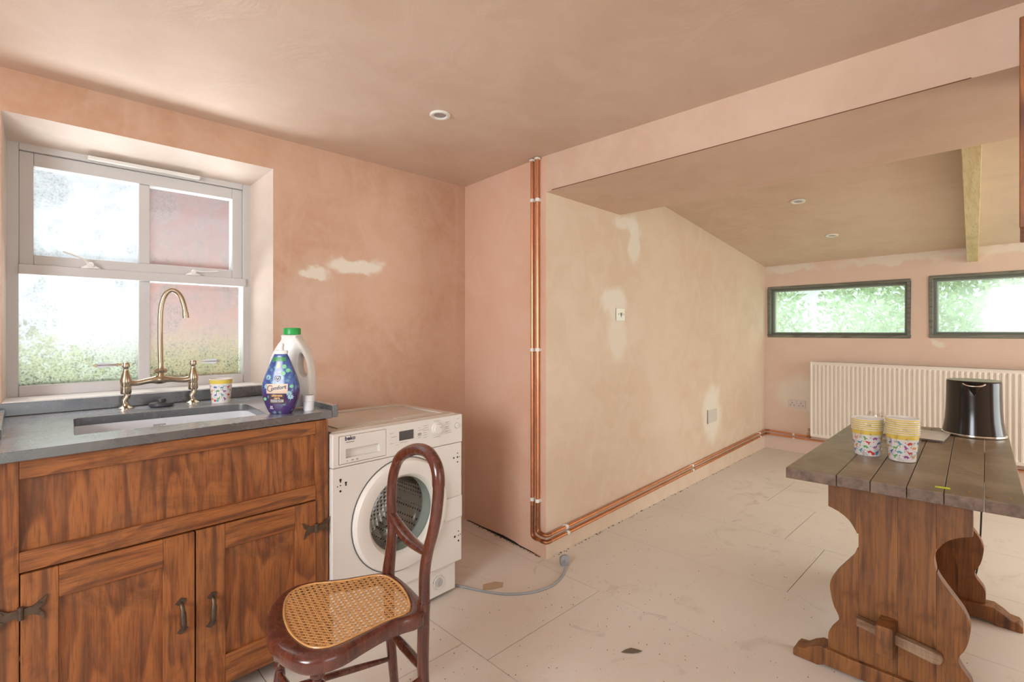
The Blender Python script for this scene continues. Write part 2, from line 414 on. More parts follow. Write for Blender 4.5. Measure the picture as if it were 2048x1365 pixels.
# walls outside the frame that close the rooms, with assumed openings that let the lamps in
structure('wall_front', MB().plate([(-2.0, 0), (2.2, 0), (2.2, 2.15), (-2.0, 2.15)], [[(-.5, .02), (1.1, .02), (1.1, 2.05), (-.5, 2.05)]], -2.6, -2.45, 'y'), M_wall_m, smooth=False)  # opening added in the unseen wall for the front fill lamp
structure('wall_behind', MB().plate([(-2.6, 0), (2.75, 0), (2.75, 2.15), (-2.6, 2.15)], [[(-.25, .85), (1.15, .85), (1.15, 2.08), (-.25, 2.08)]], -1.8, -1.65, 'x'), M_wall_m, smooth=False)
structure('wall_right', MB().plate([(2.0, 0), (5.8, 0), (5.8, 2.3), (2.0, 2.3)], [[(2.85, .02), (5.15, .02), (5.15, 1.95), (2.85, 1.95)]], -2.6, -2.45, 'y'), M_wall_i, smooth=False)
structure('wall_return', MB().prism([(2.004, -.06), (2.05, -2.5), (2.2, -2.5), (2.15, -.06)], 0, 2.0), M_wall_m, smooth=False)

# ------------------------------------------------------------------ glass
def dirty_glass(name, veil, algae, base, tint=(1, 1, 1), z0=0.0, z1=.25):
    m, nt, bs = mat(name); nt.nodes.remove(bs)
    out = nt.nodes['Material Output']
    tr = N(nt, 'ShaderNodeBsdfTransparent'); tr.inputs[0].default_value = (*tint, 1)
    tl = N(nt, 'ShaderNodeBsdfTranslucent'); gl = N(nt, 'ShaderNodeBsdfGlossy'); gl.inputs['Roughness'].default_value = .12
    O = coords(nt)
    n1 = noise(nt, O, 6, 6, .7, .5); n2 = noise(nt, O, 130, 2, .6)
    sep = N(nt, 'ShaderNodeSeparateXYZ'); L(nt, O, sep.inputs[0])
    low = math_n(nt, 'SUBTRACT', 1.0, ramp(nt, math_n(nt, 'ADD', sep.outputs[2], math_n(nt, 'MULTIPLY', math_n(nt, 'SUBTRACT', n1, .5), .35)), z0, z1))
    dens = math_n(nt, 'MULTIPLY', low, algae)
    speck = math_n(nt, 'MULTIPLY', ramp(nt, n2, .50, .66), math_n(nt, 'ADD', math_n(nt, 'MULTIPLY', ramp(nt, n1, .45, .7), .55), math_n(nt, 'MULTIPLY', dens, .7)), True)
    c = mixc(nt, dens, base, (.12, .14, .075)); c = mixc(nt, speck, c, (.04, .045, .03))
    L(nt, c, tl.inputs[0])
    fac = math_n(nt, 'ADD', veil, math_n(nt, 'MULTIPLY', ramp(nt, n1, .35, .75), .25), True)
    fac = math_n(nt, 'ADD', fac, math_n(nt, 'MULTIPLY', dens, .35), True)
    fac = math_n(nt, 'ADD', fac, math_n(nt, 'MULTIPLY', speck, .40), True)
    mx = N(nt, 'ShaderNodeMixShader'); L(nt, fac, mx.inputs[0]); L(nt, tr.outputs[0], mx.inputs[1]); L(nt, tl.outputs[0], mx.inputs[2])
    m2 = N(nt, 'ShaderNodeMixShader'); m2.inputs[0].default_value = .05; L(nt, mx.outputs[0], m2.inputs[1]); L(nt, gl.outputs[0], m2.inputs[2])
    L(nt, m2.outputs[0], out.inputs[0])
    return m
G_up = dirty_glass('frosted_glass_upper', .25, .15, (.16, .165, .17))
G_low = dirty_glass('frosted_glass_lower', .25, .85, (.12, .125, .12), z0=.0, z1=.30)
G_slot = dirty_glass('slot_glass', .22, .2, (.75, .9, .78), (.96, 1, .96))

# ------------------------------------------------------------------ window_1 : kitchen window
win = thing('window_1', (.384, 2.66, .955)); win['kind'] = 'structure'
def wb(name, boxes, m=M_white, bevel=.003, parent=win, **kw):
    mb = MB()
    for b in boxes: mb.box(*b)
    return obj(name, rel(mb, win) if parent is win else mb, m, parent, bevel=bevel, **kw)
Y0, Y1 = 2.645, 2.71
for fb in ((-.042, -.003, Y0, Y1, .950, 1.925), (.772, .815, Y0, Y1, .950, 1.925)): wb('frame_jamb', [fb])
wb('frame_head', [(-.003, .772, Y0, Y1, 1.885, 1.925)]); wb('frame_sill', [(-.003, .772, Y0 - .004, Y1, .950, .990)])
wb('transom', [(-.004, .783, Y0 - .012, Y1, 1.414, 1.452)])
wb('mullion', [(.364, .405, Y0 + .012, Y1, .985, 1.416)])
s_ = .012
for nm_, fb in (('sash_stile', (-.003, .038, Y0 + s_, Y1, 1.453, 1.884)), ('sash_stile', (.728, .772, Y0 + s_, Y1, 1.453, 1.884)), ('sash_rail', (.038, .728, Y0 + s_, Y1, 1.833, 1.884)), ('sash_rail', (.038, .728, Y0 + s_, Y1, 1.453, 1.492)), ('sash_bar', (.365, .404, Y0 + s_ + .004, Y1, 1.492, 1.833))): wb(nm_, [fb])
for (x0, x1, z0, z1, g) in ((.038, .365, 1.492, 1.833, G_up), (.404, .728, 1.492, 1.833, G_up), (0, .364, .990, 1.414, G_low), (.405, .772, .990, 1.414, G_low)):
    wb('pane', [(x0 - .004, x1 + .004, 2.686, 2.690, z0 - .004, z1 + .004)], g, 0, smooth=False)
wb('trickle_vent', [(.195, .586, 2.618, 2.650, 1.890, 1.905)], M_plastic, .003)
# splayed plaster sill / white painted board
wb('window_sill', [(-.045, .850, 2.481, 2.66, .900, .9505)], plain('sill_paint', (.80, .77, .76), .4), .002)
for hx, hz, dx, dz in ((.205, 1.452, -.085, .052), (.563, 1.452, .095, .018)):
    mb = MB().lathe([(.030, 0), (.030, .004), (.024, .008), (.010, .014)], (hx, Y0 - .001, hz), 20, axis='z', sx=1, sy=.5)
    mb.tube(smooth_path([(hx, Y0 - .002, hz + .006), (hx + dx * .12, Y0 - .012, hz + .020), (hx + dx * .35, Y0 - .020, hz + .006 + dz * .62), (hx + dx, Y0 - .026, hz + .006 + dz)], 5), [.007] * 5 + [.0055] * 6 + [.0045] * 5, 8, flat=.6)
    mb.lathe([(.009, -.012), (.011, -.008), (.011, .0)], (hx, Y0 - .006, hz + .014), 12, axis='y')
    obj('casement_handle', rel(mb, win), M_plastic, win)

# ------------------------------------------------------------------ windows 2 and 3 : slots in the far wall
M_frame = wood('dark_grey_frame', (.10, .10, .075), (.17, .17, .13), (.24, .25, .20), 'y', 2, .5, stain=.3, kind='World')
def slot(n, w):
    ctr = far((( w[0] + w[1]) / 2, 0, w[2]))
    root = thing('window_%d' % n, ctr); root['kind'] = 'structure'
    t = .028
    def bars(ins, y0, y1, th):
        mb = MB(); x0, x1, z0, z1 = w[0] + ins, w[1] - ins, w[2] + ins, w[3] - ins
        mb.box(x0, x1, y0, y1, z0, z0 + th); mb.box(x0, x1, y0, y1, z1 - th, z1)
        mb.box(x0, x0 + th, y0, y1, z0 + th, z1 - th); mb.box(x1 - th, x1, y0, y1, z0 + th, z1 - th); return rel(mb.xf(far), root)
    obj('window_frame', bars(-.006, -.008, .10, .026), M_frame, root, bevel=.004)
    obj('inner_frame', bars(.020, .035, .10, .018), plain('frame_mid', (.14, .16, .13), .5), root, bevel=.002)
    obj('glazing_bead', bars(.038, .060, .09, .008), plain('frame_light', (.45, .52, .46), .4), root)
    obj('pane', rel(MB().box(w[0] + .03, w[1] - .03, .078, .082, w[2] + .03, w[3] - .03).xf(far), root), G_slot, root, smooth=False)
slot(2, W1); slot(3, W2)

# ------------------------------------------------------------------ outside
def veg(name, c1, c2):
    m, nt, bs = mat(name)
    c = mixc(nt, noise(nt, coords(nt, 'World'), 3, 4), c1, c2); L(nt, c, bs.inputs['Base Color']); bs.inputs['Roughness'].default_value = .6
    return m
G_leaf = veg('leaves', (.30, .46, .25), (.55, .66, .45))
bark = plain('bark', (.16, .12, .08), .9)
structure('ground', MB().box(-14, 24, -14, 20, -.6, -.3), veg('grass', (.16, .26, .08), (.26, .34, .14)))
def leaves(n, c, r, size, rnd):
    mb = MB()
    for _ in range(n):
        while True:
            p = Vector((rnd.uniform(-1, 1), rnd.uniform(-1, 1), rnd.uniform(-1, 1)))
            if .25 < p.length < 1: break
        p = Vector((c[0] + p.x * r[0], c[1] + p.y * r[1], c[2] + p.z * r[2]))
        a = Vector((rnd.uniform(-1, 1), rnd.uniform(-1, 1), rnd.uniform(-1, 1))).normalized(); b = a.orthogonal().normalized(); k = size * rnd.uniform(.6, 1.3)
        mb.add([p - a * k, p + b * k * .45, p + a * k, p - b * k * .45], [(0, 1, 2, 3)])
    return mb
rnd = random.Random(3)
for i, (x, y, h, r) in enumerate(((9.4, 4.1, 2.0, 1.5), (9.8, 1.0, 2.2, 1.32), (9.4, -1.95, 2.0, 1.5))):
    t = thing('garden_tree', (x, y, -.3), 0, ['leafy tree outside, filling the left half of the left slot window', 'leafy tree outside, filling the right half of the left slot window', 'leafy tree outside, behind the right-hand slot window'][i], 'tree', 'trees beyond the slot windows')
    obj('trunk', MB().tube([(0, 0, 0), (.05, .03, 1), (0, 0, 2.2)], [.12, .09, .05], 8), bark, t)
    obj('foliage', leaves(6000, (0, 0, h - .3), (r * .8, r * 1.1, 1.6), .065, rnd), G_leaf, t, smooth=False, kind='stuff', weld=False)
t = thing('garden_shrub', (-.9, 6.0, -.3), 0, 'pale green shrub outside, blurred behind the left kitchen window panes', 'shrub')
obj('stem', MB().tube([(0, 0, 0), (.02, 0, .5)], [.05, .03], 8), bark, t)
obj('foliage', leaves(5000, (0, 0, .95), (1.5, .8, .8), .05, rnd), veg('pale_leaves', (.42, .52, .30), (.6, .66, .48)), t, smooth=False, kind='stuff', weld=False)
obj('outbuilding', MB().box(.655, 3.2, 4.3, 4.42, -.3, 3.1), plain('red_render', (.22, .080, .068), .8, var=.12, scale=2), label='brick-red outbuilding, blurred behind the right kitchen window panes', cat='building')

# ------------------------------------------------------------------ sink cabinet
def oak(nm, axis, seed):
    return wood(nm, (.105, .030, .008), (.29, .088, .020), (.42, .145, .034), axis, 2.2, .48, dust=.12, dustcol=(.36, .19, .09), stain=.6, seed=seed, contrast=1.2)
OAKV, OAKH, OAKP = oak('aged_oak_upright', 'z', 1), oak('aged_oak_rail', 'x', 2), oak('aged_oak_panel', 'z', 5)
iron = plain('rusty_iron', (.12, .085, .06), .5, .7, var=.5, scale=40)
cab = thing('sink_cabinet', (0, 1.766, 0), 1.8, 'old brown oak sink cabinet with two panelled doors under the stone worktop', 'cabinet')
def cb(name, bx, m=OAKV, bevel=.002, parent=cab, **kw):
    return obj(name, MB().box(*bx), m, parent, bevel=bevel, **kw)
XL, XR = -.075, .812
PX = .003; QX = .764            # inner edges of the outer stiles
cb('stile', (XL, -.001, 0, .022, .0, .872)); cb('stile', (.765, XR, 0, .022, .0, .872))
cb('top_rail', (-.001, .765, 0, .022, .825, .872), OAKH)
cb('middle_rail', (-.001, .765, 0, .022, .588, .640), OAKH)
cb('apron_panel', (-.006, .770, .012, .020, .632, .832), oak('aged_oak_apron', 'z', 9))
cb('side_panel', (XR - .018, XR, .022, .62, 0, .872)); cb('side_panel', (XL, XL + .018, .022, .62, 0, .872))
cb('back_panel', (XL + .018, XR - .018, .60, .612, .1, .60), OAKH)
cb('bottom_shelf', (XL + .018, XR - .018, .024, .60, .068, .086), OAKH)
def door(x0, x1, px0, px1, z0, z1, pz0, pz1, hingeL, hz, hdl):
    d = cb('door', (px0 - .004, px1 + .004, .006, .013, pz0 - .004, pz1 + .004), OAKP)
    cb('door_stile', (x0, px0, -.004, .018, z0, z1), OAKV, parent=d); cb('door_stile', (px1, x1, -.004, .018, z0, z1), oak('aged_oak_dark_stile', 'z', 20 + int(hingeL)), parent=d)
    cb('door_rail', (px0, px1, -.004, .018, pz1, z1), OAKH, parent=d); cb('door_rail', (px0, px1, -.004, .018, z0, pz0), OAKH, parent=d)
    hx = x0 if hingeL else x1
    mb = MB().tube([(hx, -.008, hz - .016), (hx, -.008, hz + .016)], .0065, 10)
    for sg in (-1, 1):   # butterfly leaves either side of the knuckle
        pol = [(sg * .003, -.010), (sg * .022, -.010), (sg * .032, -.016), (sg * .044, -.030), (sg * .042, -.012), (sg * .034, .0), (sg * .044, .010), (sg * .050, .030), (sg * .036, .020), (sg * .022, .010), (sg * .003, .010)]
        mb.prism([(hx + p[0], hz + p[1]) for p in pol], -.0085, -.0040, 'y')
        for q in (-.016, .016): mb.lathe([(.004, -.011), (.004, -.008)], (hx + sg * .036, 0, hz + q * .7), 8, axis='y')
    obj('hinge', mb, iron, d)
    x, z, lean = hdl
    mb = MB().tube(smooth_path([(x, -.004, z + .040), (x, -.022, z + .034), (x + lean * .5, -.028, z), (x + lean, -.022, z - .032), (x + lean, -.004, z - .040)], 5), [.0045] * 3 + [.006] * 5 + [.0085] * 6 + [.006] * 4 + [.0045] * 3, 10)
    for dz, ll in ((.044, 0), (-.044, lean)):
        mb.prism([(x + ll - .014, z + dz - .004), (x + ll - .004, z + dz - .011), (x + ll + .008, z + dz - .008), (x + ll + .015, z + dz + .004), (x + ll, z + dz + .010)], -.008, -.0042, 'y')
    obj('handle', mb, iron, d)
door(.001, .3825, .073, .302, .072, .584, .155, .502, True, .490, (.345, .341, .004))
door(.3865, .7635, .468, .690, .072, .584, .166, .505, False, .487, (.429, .328, -.003))

# ------------------------------------------------------------------ worktop
def stone_mat(name='slate_worktop'):
    m, nt, bs = mat(name)
    P = coords(nt, 'World')
    a = ramp(nt, noise(nt, P, 5, 6, .7, 1), .35, .7); b = ramp(nt, noise(nt, P, 30, 4, .7, .5), .55, .75)
    c = mixc(nt, a, (.055, .055, .06), (.10, .098, .095)); c = mixc(nt, math_n(nt, 'MULTIPLY', b, .18), c, (.30, .27, .23))
    up = N(nt, 'ShaderNodeSeparateXYZ'); L(nt, N(nt, 'ShaderNodeNewGeometry').outputs['True Normal'], up.inputs[0])   # window glare put into the colour: pale blue on upward faces
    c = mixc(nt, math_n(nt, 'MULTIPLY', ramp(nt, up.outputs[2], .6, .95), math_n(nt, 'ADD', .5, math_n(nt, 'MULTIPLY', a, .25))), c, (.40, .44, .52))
    L(nt, c, bs.inputs['Base Color'])
    rr = math_n(nt, 'MULTIPLY_ADD', a, .05); rr.node.inputs[2].default_value = .26; L(nt, rr, bs.inputs['Roughness'])
    bs.inputs['IOR'].default_value = 1.9; bs.inputs['Specular Tint'].default_value = (.86, .93, 1, 1)
    bs.inputs['Coat Weight'].default_value = .7; bs.inputs['Coat IOR'].default_value = 1.8; bs.inputs['Coat Roughness'].default_value = .26
    bump(nt, bs, b, .04, .0006); return m
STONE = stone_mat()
hole = []
for (x, y), (ax, ay), r_ in (((.131, 2.262), (0, 0), .025), ((.112, 1.892), (0, 0), .012), ((.632, 1.888), (0, 0), .03), ((.662, 2.232), (0, 0), .05)):
    hole.append(((x, y), r_))
def rounded(pts):
    out = []
    n = len(pts)
    for i in range(n):
        (p, r_), (a, _), (b, _) = pts[i], pts[i - 1], pts[(i + 1) % n]
        p, a, b = Vector(p), Vector(a), Vector(b)
        u, v = (a - p).normalized(), (b - p).normalized()
        for k in range(6):
            t = k / 5; q0, q1 = p + u * r_, p + v * r_
            out.append(tuple((q0 * (1 - t) ** 2 + p * 2 * t * (1 - t) + q1 * t * t)))
    return out
HOLE = rounded(hole)
wt = thing('worktop', (.4, 2.1, .874), 0, 'dark slate worktop with raised edges over the oak sink cabinet', 'worktop')
mb = MB().plate([(-.085, 1.735), (.832, 1.800), (.832, 2.478), (-.085, 2.478)], [HOLE], .874, .902)
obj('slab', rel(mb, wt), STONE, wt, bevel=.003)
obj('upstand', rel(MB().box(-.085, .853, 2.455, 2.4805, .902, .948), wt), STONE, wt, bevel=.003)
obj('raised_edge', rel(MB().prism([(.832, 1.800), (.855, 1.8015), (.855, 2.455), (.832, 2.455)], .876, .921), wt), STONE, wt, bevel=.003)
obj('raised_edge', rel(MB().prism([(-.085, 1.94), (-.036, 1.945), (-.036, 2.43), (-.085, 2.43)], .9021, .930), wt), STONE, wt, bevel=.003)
# ceramic under-mounted sink
CER = plain('white_ceramic', (.74, .76, .80), .18, var=.03)
sk = thing('sink', (.39, 2.07, .66), 0, 'white ceramic sink set under the cut-out in the dark worktop', 'sink')
cx_, cy_ = .385, 2.07
outer = [(cx_ + (p[0] - cx_) * 1.09, cy_ + (p[1] - cy_) * 1.09) for p in HOLE]
inner = [(cx_ + (p[0] - cx_) * 1.01, cy_ + (p[1] - cy_) * 1.015) for p in HOLE]
flr = [(cx_ + (p[0] - cx_) * .95, cy_ + (p[1] - cy_) * .94) for p in HOLE]
n = len(HOLE); mb = MB()
rings = [(outer, .660), (outer, .8735), (inner, .8735), (inner, .70), (flr, .678)]
vs = []
for rg, z in rings: vs += [(p[0], p[1], z) for p in rg]
fs = [(r * n + i, r * n + (i + 1) % n, (r + 1) * n + (i + 1) % n, (r + 1) * n + i) for r in range(4) for i in range(n)] + [tuple(range(n))[::-1], tuple(range(4 * n, 5 * n))]
obj('basin', rel(mb.add(vs, fs), sk), CER, sk)
mb = MB().plate([(.352, .830), (.409, .830), (.409, .853), (.352, .853)], [[(x, .835), (x + .008, .835), (x + .008, .848), (x, .848)] for x in (.360, .371, .382, .393)], 2.250, 2.253, 'y')
obj('overflow_grille', rel(mb, sk), M_chrome, sk)
obj('overflow_slot', rel(MB().box(.355, .406, 2.2532, 2.2545, .832, .851), sk), M_dark, sk)
obj('drain', rel(MB().lathe([(.045, 0), (.045, .003), (.038, .004), (.02, .001)], (.36, 2.07, .678), 24), sk), M_chrome, sk)

# ------------------------------------------------------------------ bridge tap
BR = plain('brushed_brass_nickel', (.50, .42, .31), .24, 1.0, var=.15)
PORC = plain('porcelain_lever', (.70, .75, .85), .2)
tap = thing('bridge_tap', (.40, 2.405, .902), 0, 'antique brass bridge tap with white lever handles behind the sink', 'tap')
TY = 2.405
for i, x in enumerate((.290, .512)):
    mb = MB().lathe([(.027, 0), (.027, .003), (.020, .007), (.012, .011), (.010, .018)], (x, TY, .902), 20)
    obj('flange', rel(mb, tap), BR, tap)
    mb = MB().tube(smooth_path([(x, TY, .915), (x - .004, TY, .932), (x + .005, TY, .950), (x, TY, .968)], 4), .010, 12)
    mb.lathe([(.016, .958), (.018, .964), (.018, .985), (.015, .988)], (x, TY, 0), 16)
    obj('leg', rel(mb, tap), BR, tap)
    mb = MB().lathe([(.016, .985), (.0185, 1.000), (.0185, 1.012), (.014, 1.030), (.010, 1.044), (.008, 1.052), (.0085, 1.056), (.012, 1.060), (.013, 1.070), (.011, 1.077), (.004, 1.081)], (x, TY, 0), 20)
    obj('valve_body', rel(mb, tap), BR, tap)
    sg = -1 if i == 0 else 1; z = 1.069
    mb = MB().lathe([(.0045, 0), (.0045, .014), (.0075, .017), (.0055, .020), (.003, .022), (.003, .083), (.006, .084), (.0075, .088), (.004, .094), (.004, .098)], axis='x', seg=12)
    mb.xf(lambda v: (x + sg * (.010 + v[0] * .9), TY - abs(v[0]) * .05, z + v[2] + .002))
    lv = obj('lever', rel(mb, tap), BR, tap)
    mb = MB().lathe([(.0060, .020), (.0075, .045), (.0105, .070), (.0095, .080), (.006, .085)], axis='x', seg=14).xf(lambda v: (x + sg * (.010 + v[0] * .9), TY - abs(v[0]) * .05, z + v[2] + .002))
    obj('handle', rel(mb, tap), PORC, tap, label='white porcelain lever handle')
mb = MB().tube(smooth_path([(.300, TY, 1.000), (.325, TY, .997), (.365, TY, 1.004), (.401, TY, 1.006), (.437, TY, 1.004), (.478, TY, .999), (.503, TY, 1.002)], 5), [.013, .0125, .012, .0115, .011, .011, .011, .011, .011, .0115, .012, .013, .015, .017, .018, .018, .017, .015, .013, .012, .0115, .011, .011, .011, .011, .011, .0115, .012, .0125, .013, .013], 14)
mb.lathe([(.017, 1.008), (.013, 1.022), (.010, 1.032), (.012, 1.036), (.015, 1.042), (.012, 1.048), (.010, 1.056), (.0095, 1.075)], (.401, TY, 0), 18)
mb.lathe([(.006, -.022), (.010, -.018), (.010, -.010)], (.401, TY, 1.041), 10, axis='x').lathe([(.010, .010), (.010, .018), (.006, .022)], (.401, TY, 1.041), 10, axis='x')
obj('bridge', rel(mb, tap), BR, tap)
sp = smooth_path([(.401, TY, 1.070), (.399, TY, 1.15), (.399, TY, 1.24), (.402, TY, 1.295), (.413, TY - .003, 1.340), (.432, TY - .006, 1.363), (.452, TY - .008, 1.358), (.468, TY - .011, 1.335), (.478, TY - .013, 1.300), (.482, TY - .014, 1.270)], 5)
mb = MB().tube(sp, .0098, 16).tube([(.4815, TY - .014, 1.275), (.4835, TY - .0145, 1.252)], .0125, 16)
obj('spout', rel(mb, tap), BR, tap)

# black two-tier sink plug
SL = plain('black_rubber', (.045, .045, .055), .45)
pl = thing('sink_plug', (.398, 2.418 - .045, .9022), 0, 'round black stepped sink plug lying behind the sink between the tap legs', 'plug')
obj('disc', MB().lathe([(.036, 0), (.041, .004), (.042, .010), (.040, .0145), (.014, .018)], seg=28, sx=1), SL, pl)
obj('knob', MB().lathe([(.014, .0175), (.0145, .027), (.0135, .0295), (.012, .030)], seg=20), SL, pl)

# ------------------------------------------------------------------ paper cups
CUPW = plain('cup_white', (.80, .78, .75), .4, var=.02); CUPY = plain('cup_yellow', (.80, .60, .10), .4, var=.05); CUPI = plain('cup_inside', (.78, .74, .68), .5)
DC = [plain('print_' + n_, c, .5, var=.02) for n_, c in (('orange', (.75, .30, .06)), ('red', (.60, .04, .04)), ('green', (.12, .40, .10)), ('blue', (.10, .14, .42)), ('purple', (.33, .08, .32)), ('teal', (.08, .36, .45)))]
def cup_mb(s=1.0, H=.098):
    rb, rt = .0335 * s, .0425 * s; h = H * s
    mb = MB()
    def rr(t): return rb + (rt - rb) * t
    pr = [(rb - .001, .003), (rb, 0), (rr(.8), h * .8)]
    mb.lathe(pr, seg=36, mi=0, cap=True)
    mb.lathe([(rr(.8), h * .8), (rr(.965), h * .965)], seg=36, mi=1, cap=False)
    mb.lathe([(rr(.965), h * .965), (rt + .0014, h * .967), (rt + .0022, h * .983), (rt + .001, h), (rt - .0008, h)], seg=36, mi=0, cap=False)
    mb.lathe([(rt - .0008, h), (rb - .0006, .006), (.001, .006)], seg=36, mi=2, cap=False)
    return mb
DINO = {  # simple four-legged and two-legged silhouettes, facing +x
    'long': [(-.5, .05), (-.3, .14), (-.1, .24), (.12, .22), (.22, .30), (.27, .48), (.36, .54), (.48, .50), (.46, .44), (.36, .44), (.34, .30), (.30, .10), (.22, .02), (.20, -.22), (.12, -.22), (.10, -.02), (-.08, -.02), (-.10, -.22), (-.18, -.22), (-.20, .02), (-.32, .04)],
    'two': [(-.5, .10), (-.25, .16), (-.02, .26), (.10, .40), (.30, .44), (.42, .36), (.30, .30), (.22, .20), (.30, .10), (.24, .06), (.14, .12), (.08, -.04), (.14, -.24), (.04, -.24), (-.02, -.06), (-.08, -.24), (-.16, -.24), (-.12, .0), (-.26, .06)],
    'spike': [(-.52, .12), (-.34, .14), (-.26, .26), (-.20, .18), (-.10, .36), (-.02, .24), (.08, .38), (.14, .22), (.24, .26), (.30, .12), (.48, .06), (.44, -.02), (.28, -.02), (.22, -.20), (.14, -.20), (.10, -.04), (-.10, -.04), (-.14, -.20), (-.22, -.20), (-.24, .02)]}
def dino_print(s, H, seed, extra=False):
    rnd = random.Random(seed); mb = MB(); rb, rt = .0335 * s, .0425 * s; h = H * s
    def put(poly, ang, z, size, mi, flip, rot):
        ps = []
        bm = bmesh.new(); vv = [bm.verts.new((p[0], p[1], 0)) for p in poly]
        es = [bm.edges.new((vv[i], vv[(i + 1) % len(vv)])) for i in range(len(vv))]
        bmesh.ops.triangle_fill(bm, use_beauty=True, edges=es); bm.verts.index_update()
        for v in bm.verts:
            x, y = v.co.x * (-1 if flip else 1), v.co.y; c, sn = math.cos(rot), math.sin(rot)
            x, y = (x * c - y * sn) * size, (x * sn + y * c) * size
            zz = z + y; r = rb + (rt - rb) * zz / h + .0004; a = ang + x / r
            ps.append((r * math.cos(a), r * math.sin(a), zz))
        mb.add(ps, [[v.index for v in f.verts] for f in bm.faces], mi); bm.free()
    k = 0
    for row, z in enumerate((.16, .32, .48, .64)):
        for j in range(9):
            a = (j + .5 * (row % 2) + rnd.uniform(-.12, .12)) * 2 * math.pi / 9
            put(DINO[('long', 'two', 'spike')[(j + row) % 3]], a, h * (z + rnd.uniform(-.015, .015)), .0195 * s, (j * 2 + row * 3 + seed) % 6, rnd.random() < .5, rnd.uniform(-.3, .3))
            put([(0, -.5), (.35, -.2), (.3, .3), (0, .5), (-.3, .3), (-.35, -.2)], a + .35, h * (z + .06), .004 * s, (j + row) % 6, False, 0)
    if extra:
        for q, mi in ((-.20, 1), (.10, 5)): put([(-.5, -.5), (.5, -.5), (.5, .5), (-.5, .5)], math.pi * 1.27 + q, h * .10, .009 * s, mi, False, 0)
    return mb
cup = thing('paper_cup', (.600, 2.345, .9022), 0, 'single paper dinosaur-print cup with a yellow band, beside the tap on the worktop', 'cup')
obj('cup_body', cup_mb(), [CUPW, CUPY, CUPI], cup); obj('dinosaur_print', dino_print(1, .098, 2, True), DC, cup, smooth=False, weld=False)

# ------------------------------------------------------------------ bottles
def sup_ring(w_, d_, n=40, e=2.6):
    out = []
    for k in range(n):
        t = 2 * math.pi * k / n; c, s = math.cos(t), math.sin(t)
        out.append((w_ * math.copysign(abs(c) ** (2 / e), c), d_ * math.copysign(abs(s) ** (2 / e), s)))
    return out
def loft(rings, n=40):
    mb = MB(); vs = []
    for rg, z in rings: vs += [(p[0], p[1], z) for p in rg]
    m = len(rings)
    fs = [(r * n + i, r * n + (i + 1) % n, (r + 1) * n + (i + 1) % n, (r + 1) * n + i) for r in range(m - 1) for i in range(n)] + [tuple(range(n))[::-1], tuple(range((m - 1) * n, m * n))]
    return mb.add(vs, fs)
def interp(tab, z):
    for (z0, a), (z1, b) in zip(tab, tab[1:]):
        if z <= z1: t = max(0, (z - z0) / (z1 - z0)); t = t * t * (3 - 2 * t) * .4 + t * .6; return a + (b - a) * t
    return tab[-1][1]
CW = [(0, .036), (.006, .041), (.03, .053), (.06, .0625), (.085, .0655), (.11, .0625), (.14, .053), (.17, .041), (.20, .0285), (.212, .0235), (.216, .016)]
CD = [(0, .020), (.006, .024), (.04, .030), (.085, .033), (.14, .027), (.19, .018), (.212, .014), (.216, .012)]
def label_mat():
    m, nt, bs = mat('softener_liquid_label')
    O = coords(nt); sep = N(nt, 'ShaderNodeSeparateXYZ'); L(nt, O, sep.inputs[0])
    up = ramp(nt, sep.outputs[2], .06, .12)
    n1 = noise(nt, O, 22, 4, .6, 1.2)
    c = mixc(nt, ramp(nt, n1, .35, .65), (.045, .075, .27), (.10, .17, .42))
    lo = mixc(nt, n1, (.035, .02, .10), (.09, .04, .16))
    c = mixc(nt, up, lo, c)
    g = N(nt, 'ShaderNodeTexVoronoi'); L(nt, O, g.inputs['Vector']); g.inputs['Scale'].default_value = 48
    c = mixc(nt, math_n(nt, 'MULTIPLY', ramp(nt, g.outputs[0], .42, .12), .5), c, (.22, .50, .52))
    L(nt, c, bs.inputs['Base Color']); bs.inputs['Roughness'].default_value = .16
    return m
LBL = label_mat()
bot = thing('softener_bottle', (.672, 1.872, .9022), -42, 'dark blue fabric softener bottle with a white nozzle, on the worktop front edge', 'bottle')
ZS = [0, .003, .008, .02, .035, .05, .065, .08, .095, .11, .125, .14, .155, .17, .185, .20, .208, .213, .216]
def surf(x, z, off=.0004):
    w_, d_ = interp(CW, z), interp(CD, z); e = 2.6
    return -d_ * max(0, 1 - min(.999, abs(x) / w_) ** e) ** (1 / e) - off
obj('bottle_body', loft([(sup_ring(interp(CW, z), interp(CD, z)), z) for z in ZS]), LBL, bot)
WH = plain('white_cap', (.85, .85, .84), .3, var=.02)
obj('nozzle', loft([(sup_ring(.0235, .016, e=2.2), .214), (sup_ring(.0245, .017, e=2.2), .218), (sup_ring(.0240, .0165, e=2.2), .226), (sup_ring(.010, .010, e=2), .228), (sup_ring(.0095, .0095, e=2), .240), (sup_ring(.0115, .010, e=2), .244), (sup_ring(.009, .008, e=2), .252)]), WH, bot)
def onlabel(mb, x0, z0, off=.0006):
    mb.v = [(x0 + v[0], surf(x0 + v[0], z0 + v[1], off), z0 + v[1]) for v in mb.v]; return mb
def grid2(w_, h_, n=10, mi=0):
    mb = MB(); vs = [(-w_ / 2 + w_ * i / n, -h_ / 2 + h_ * j / n, 0) for j in range(n + 1) for i in range(n + 1)]
    return mb.add(vs, [(j * (n + 1) + i, j * (n + 1) + i + 1, (j + 1) * (n + 1) + i + 1, (j + 1) * (n + 1) + i) for j in range(n) for i in range(n)], mi)
CRM = plain('label_cream', (.66, .52, .40), .4, var=.02); NVY = plain('label_navy', (.02, .02, .07), .4); GLD = plain('label_gold', (.72, .42, .20), .35, .3)
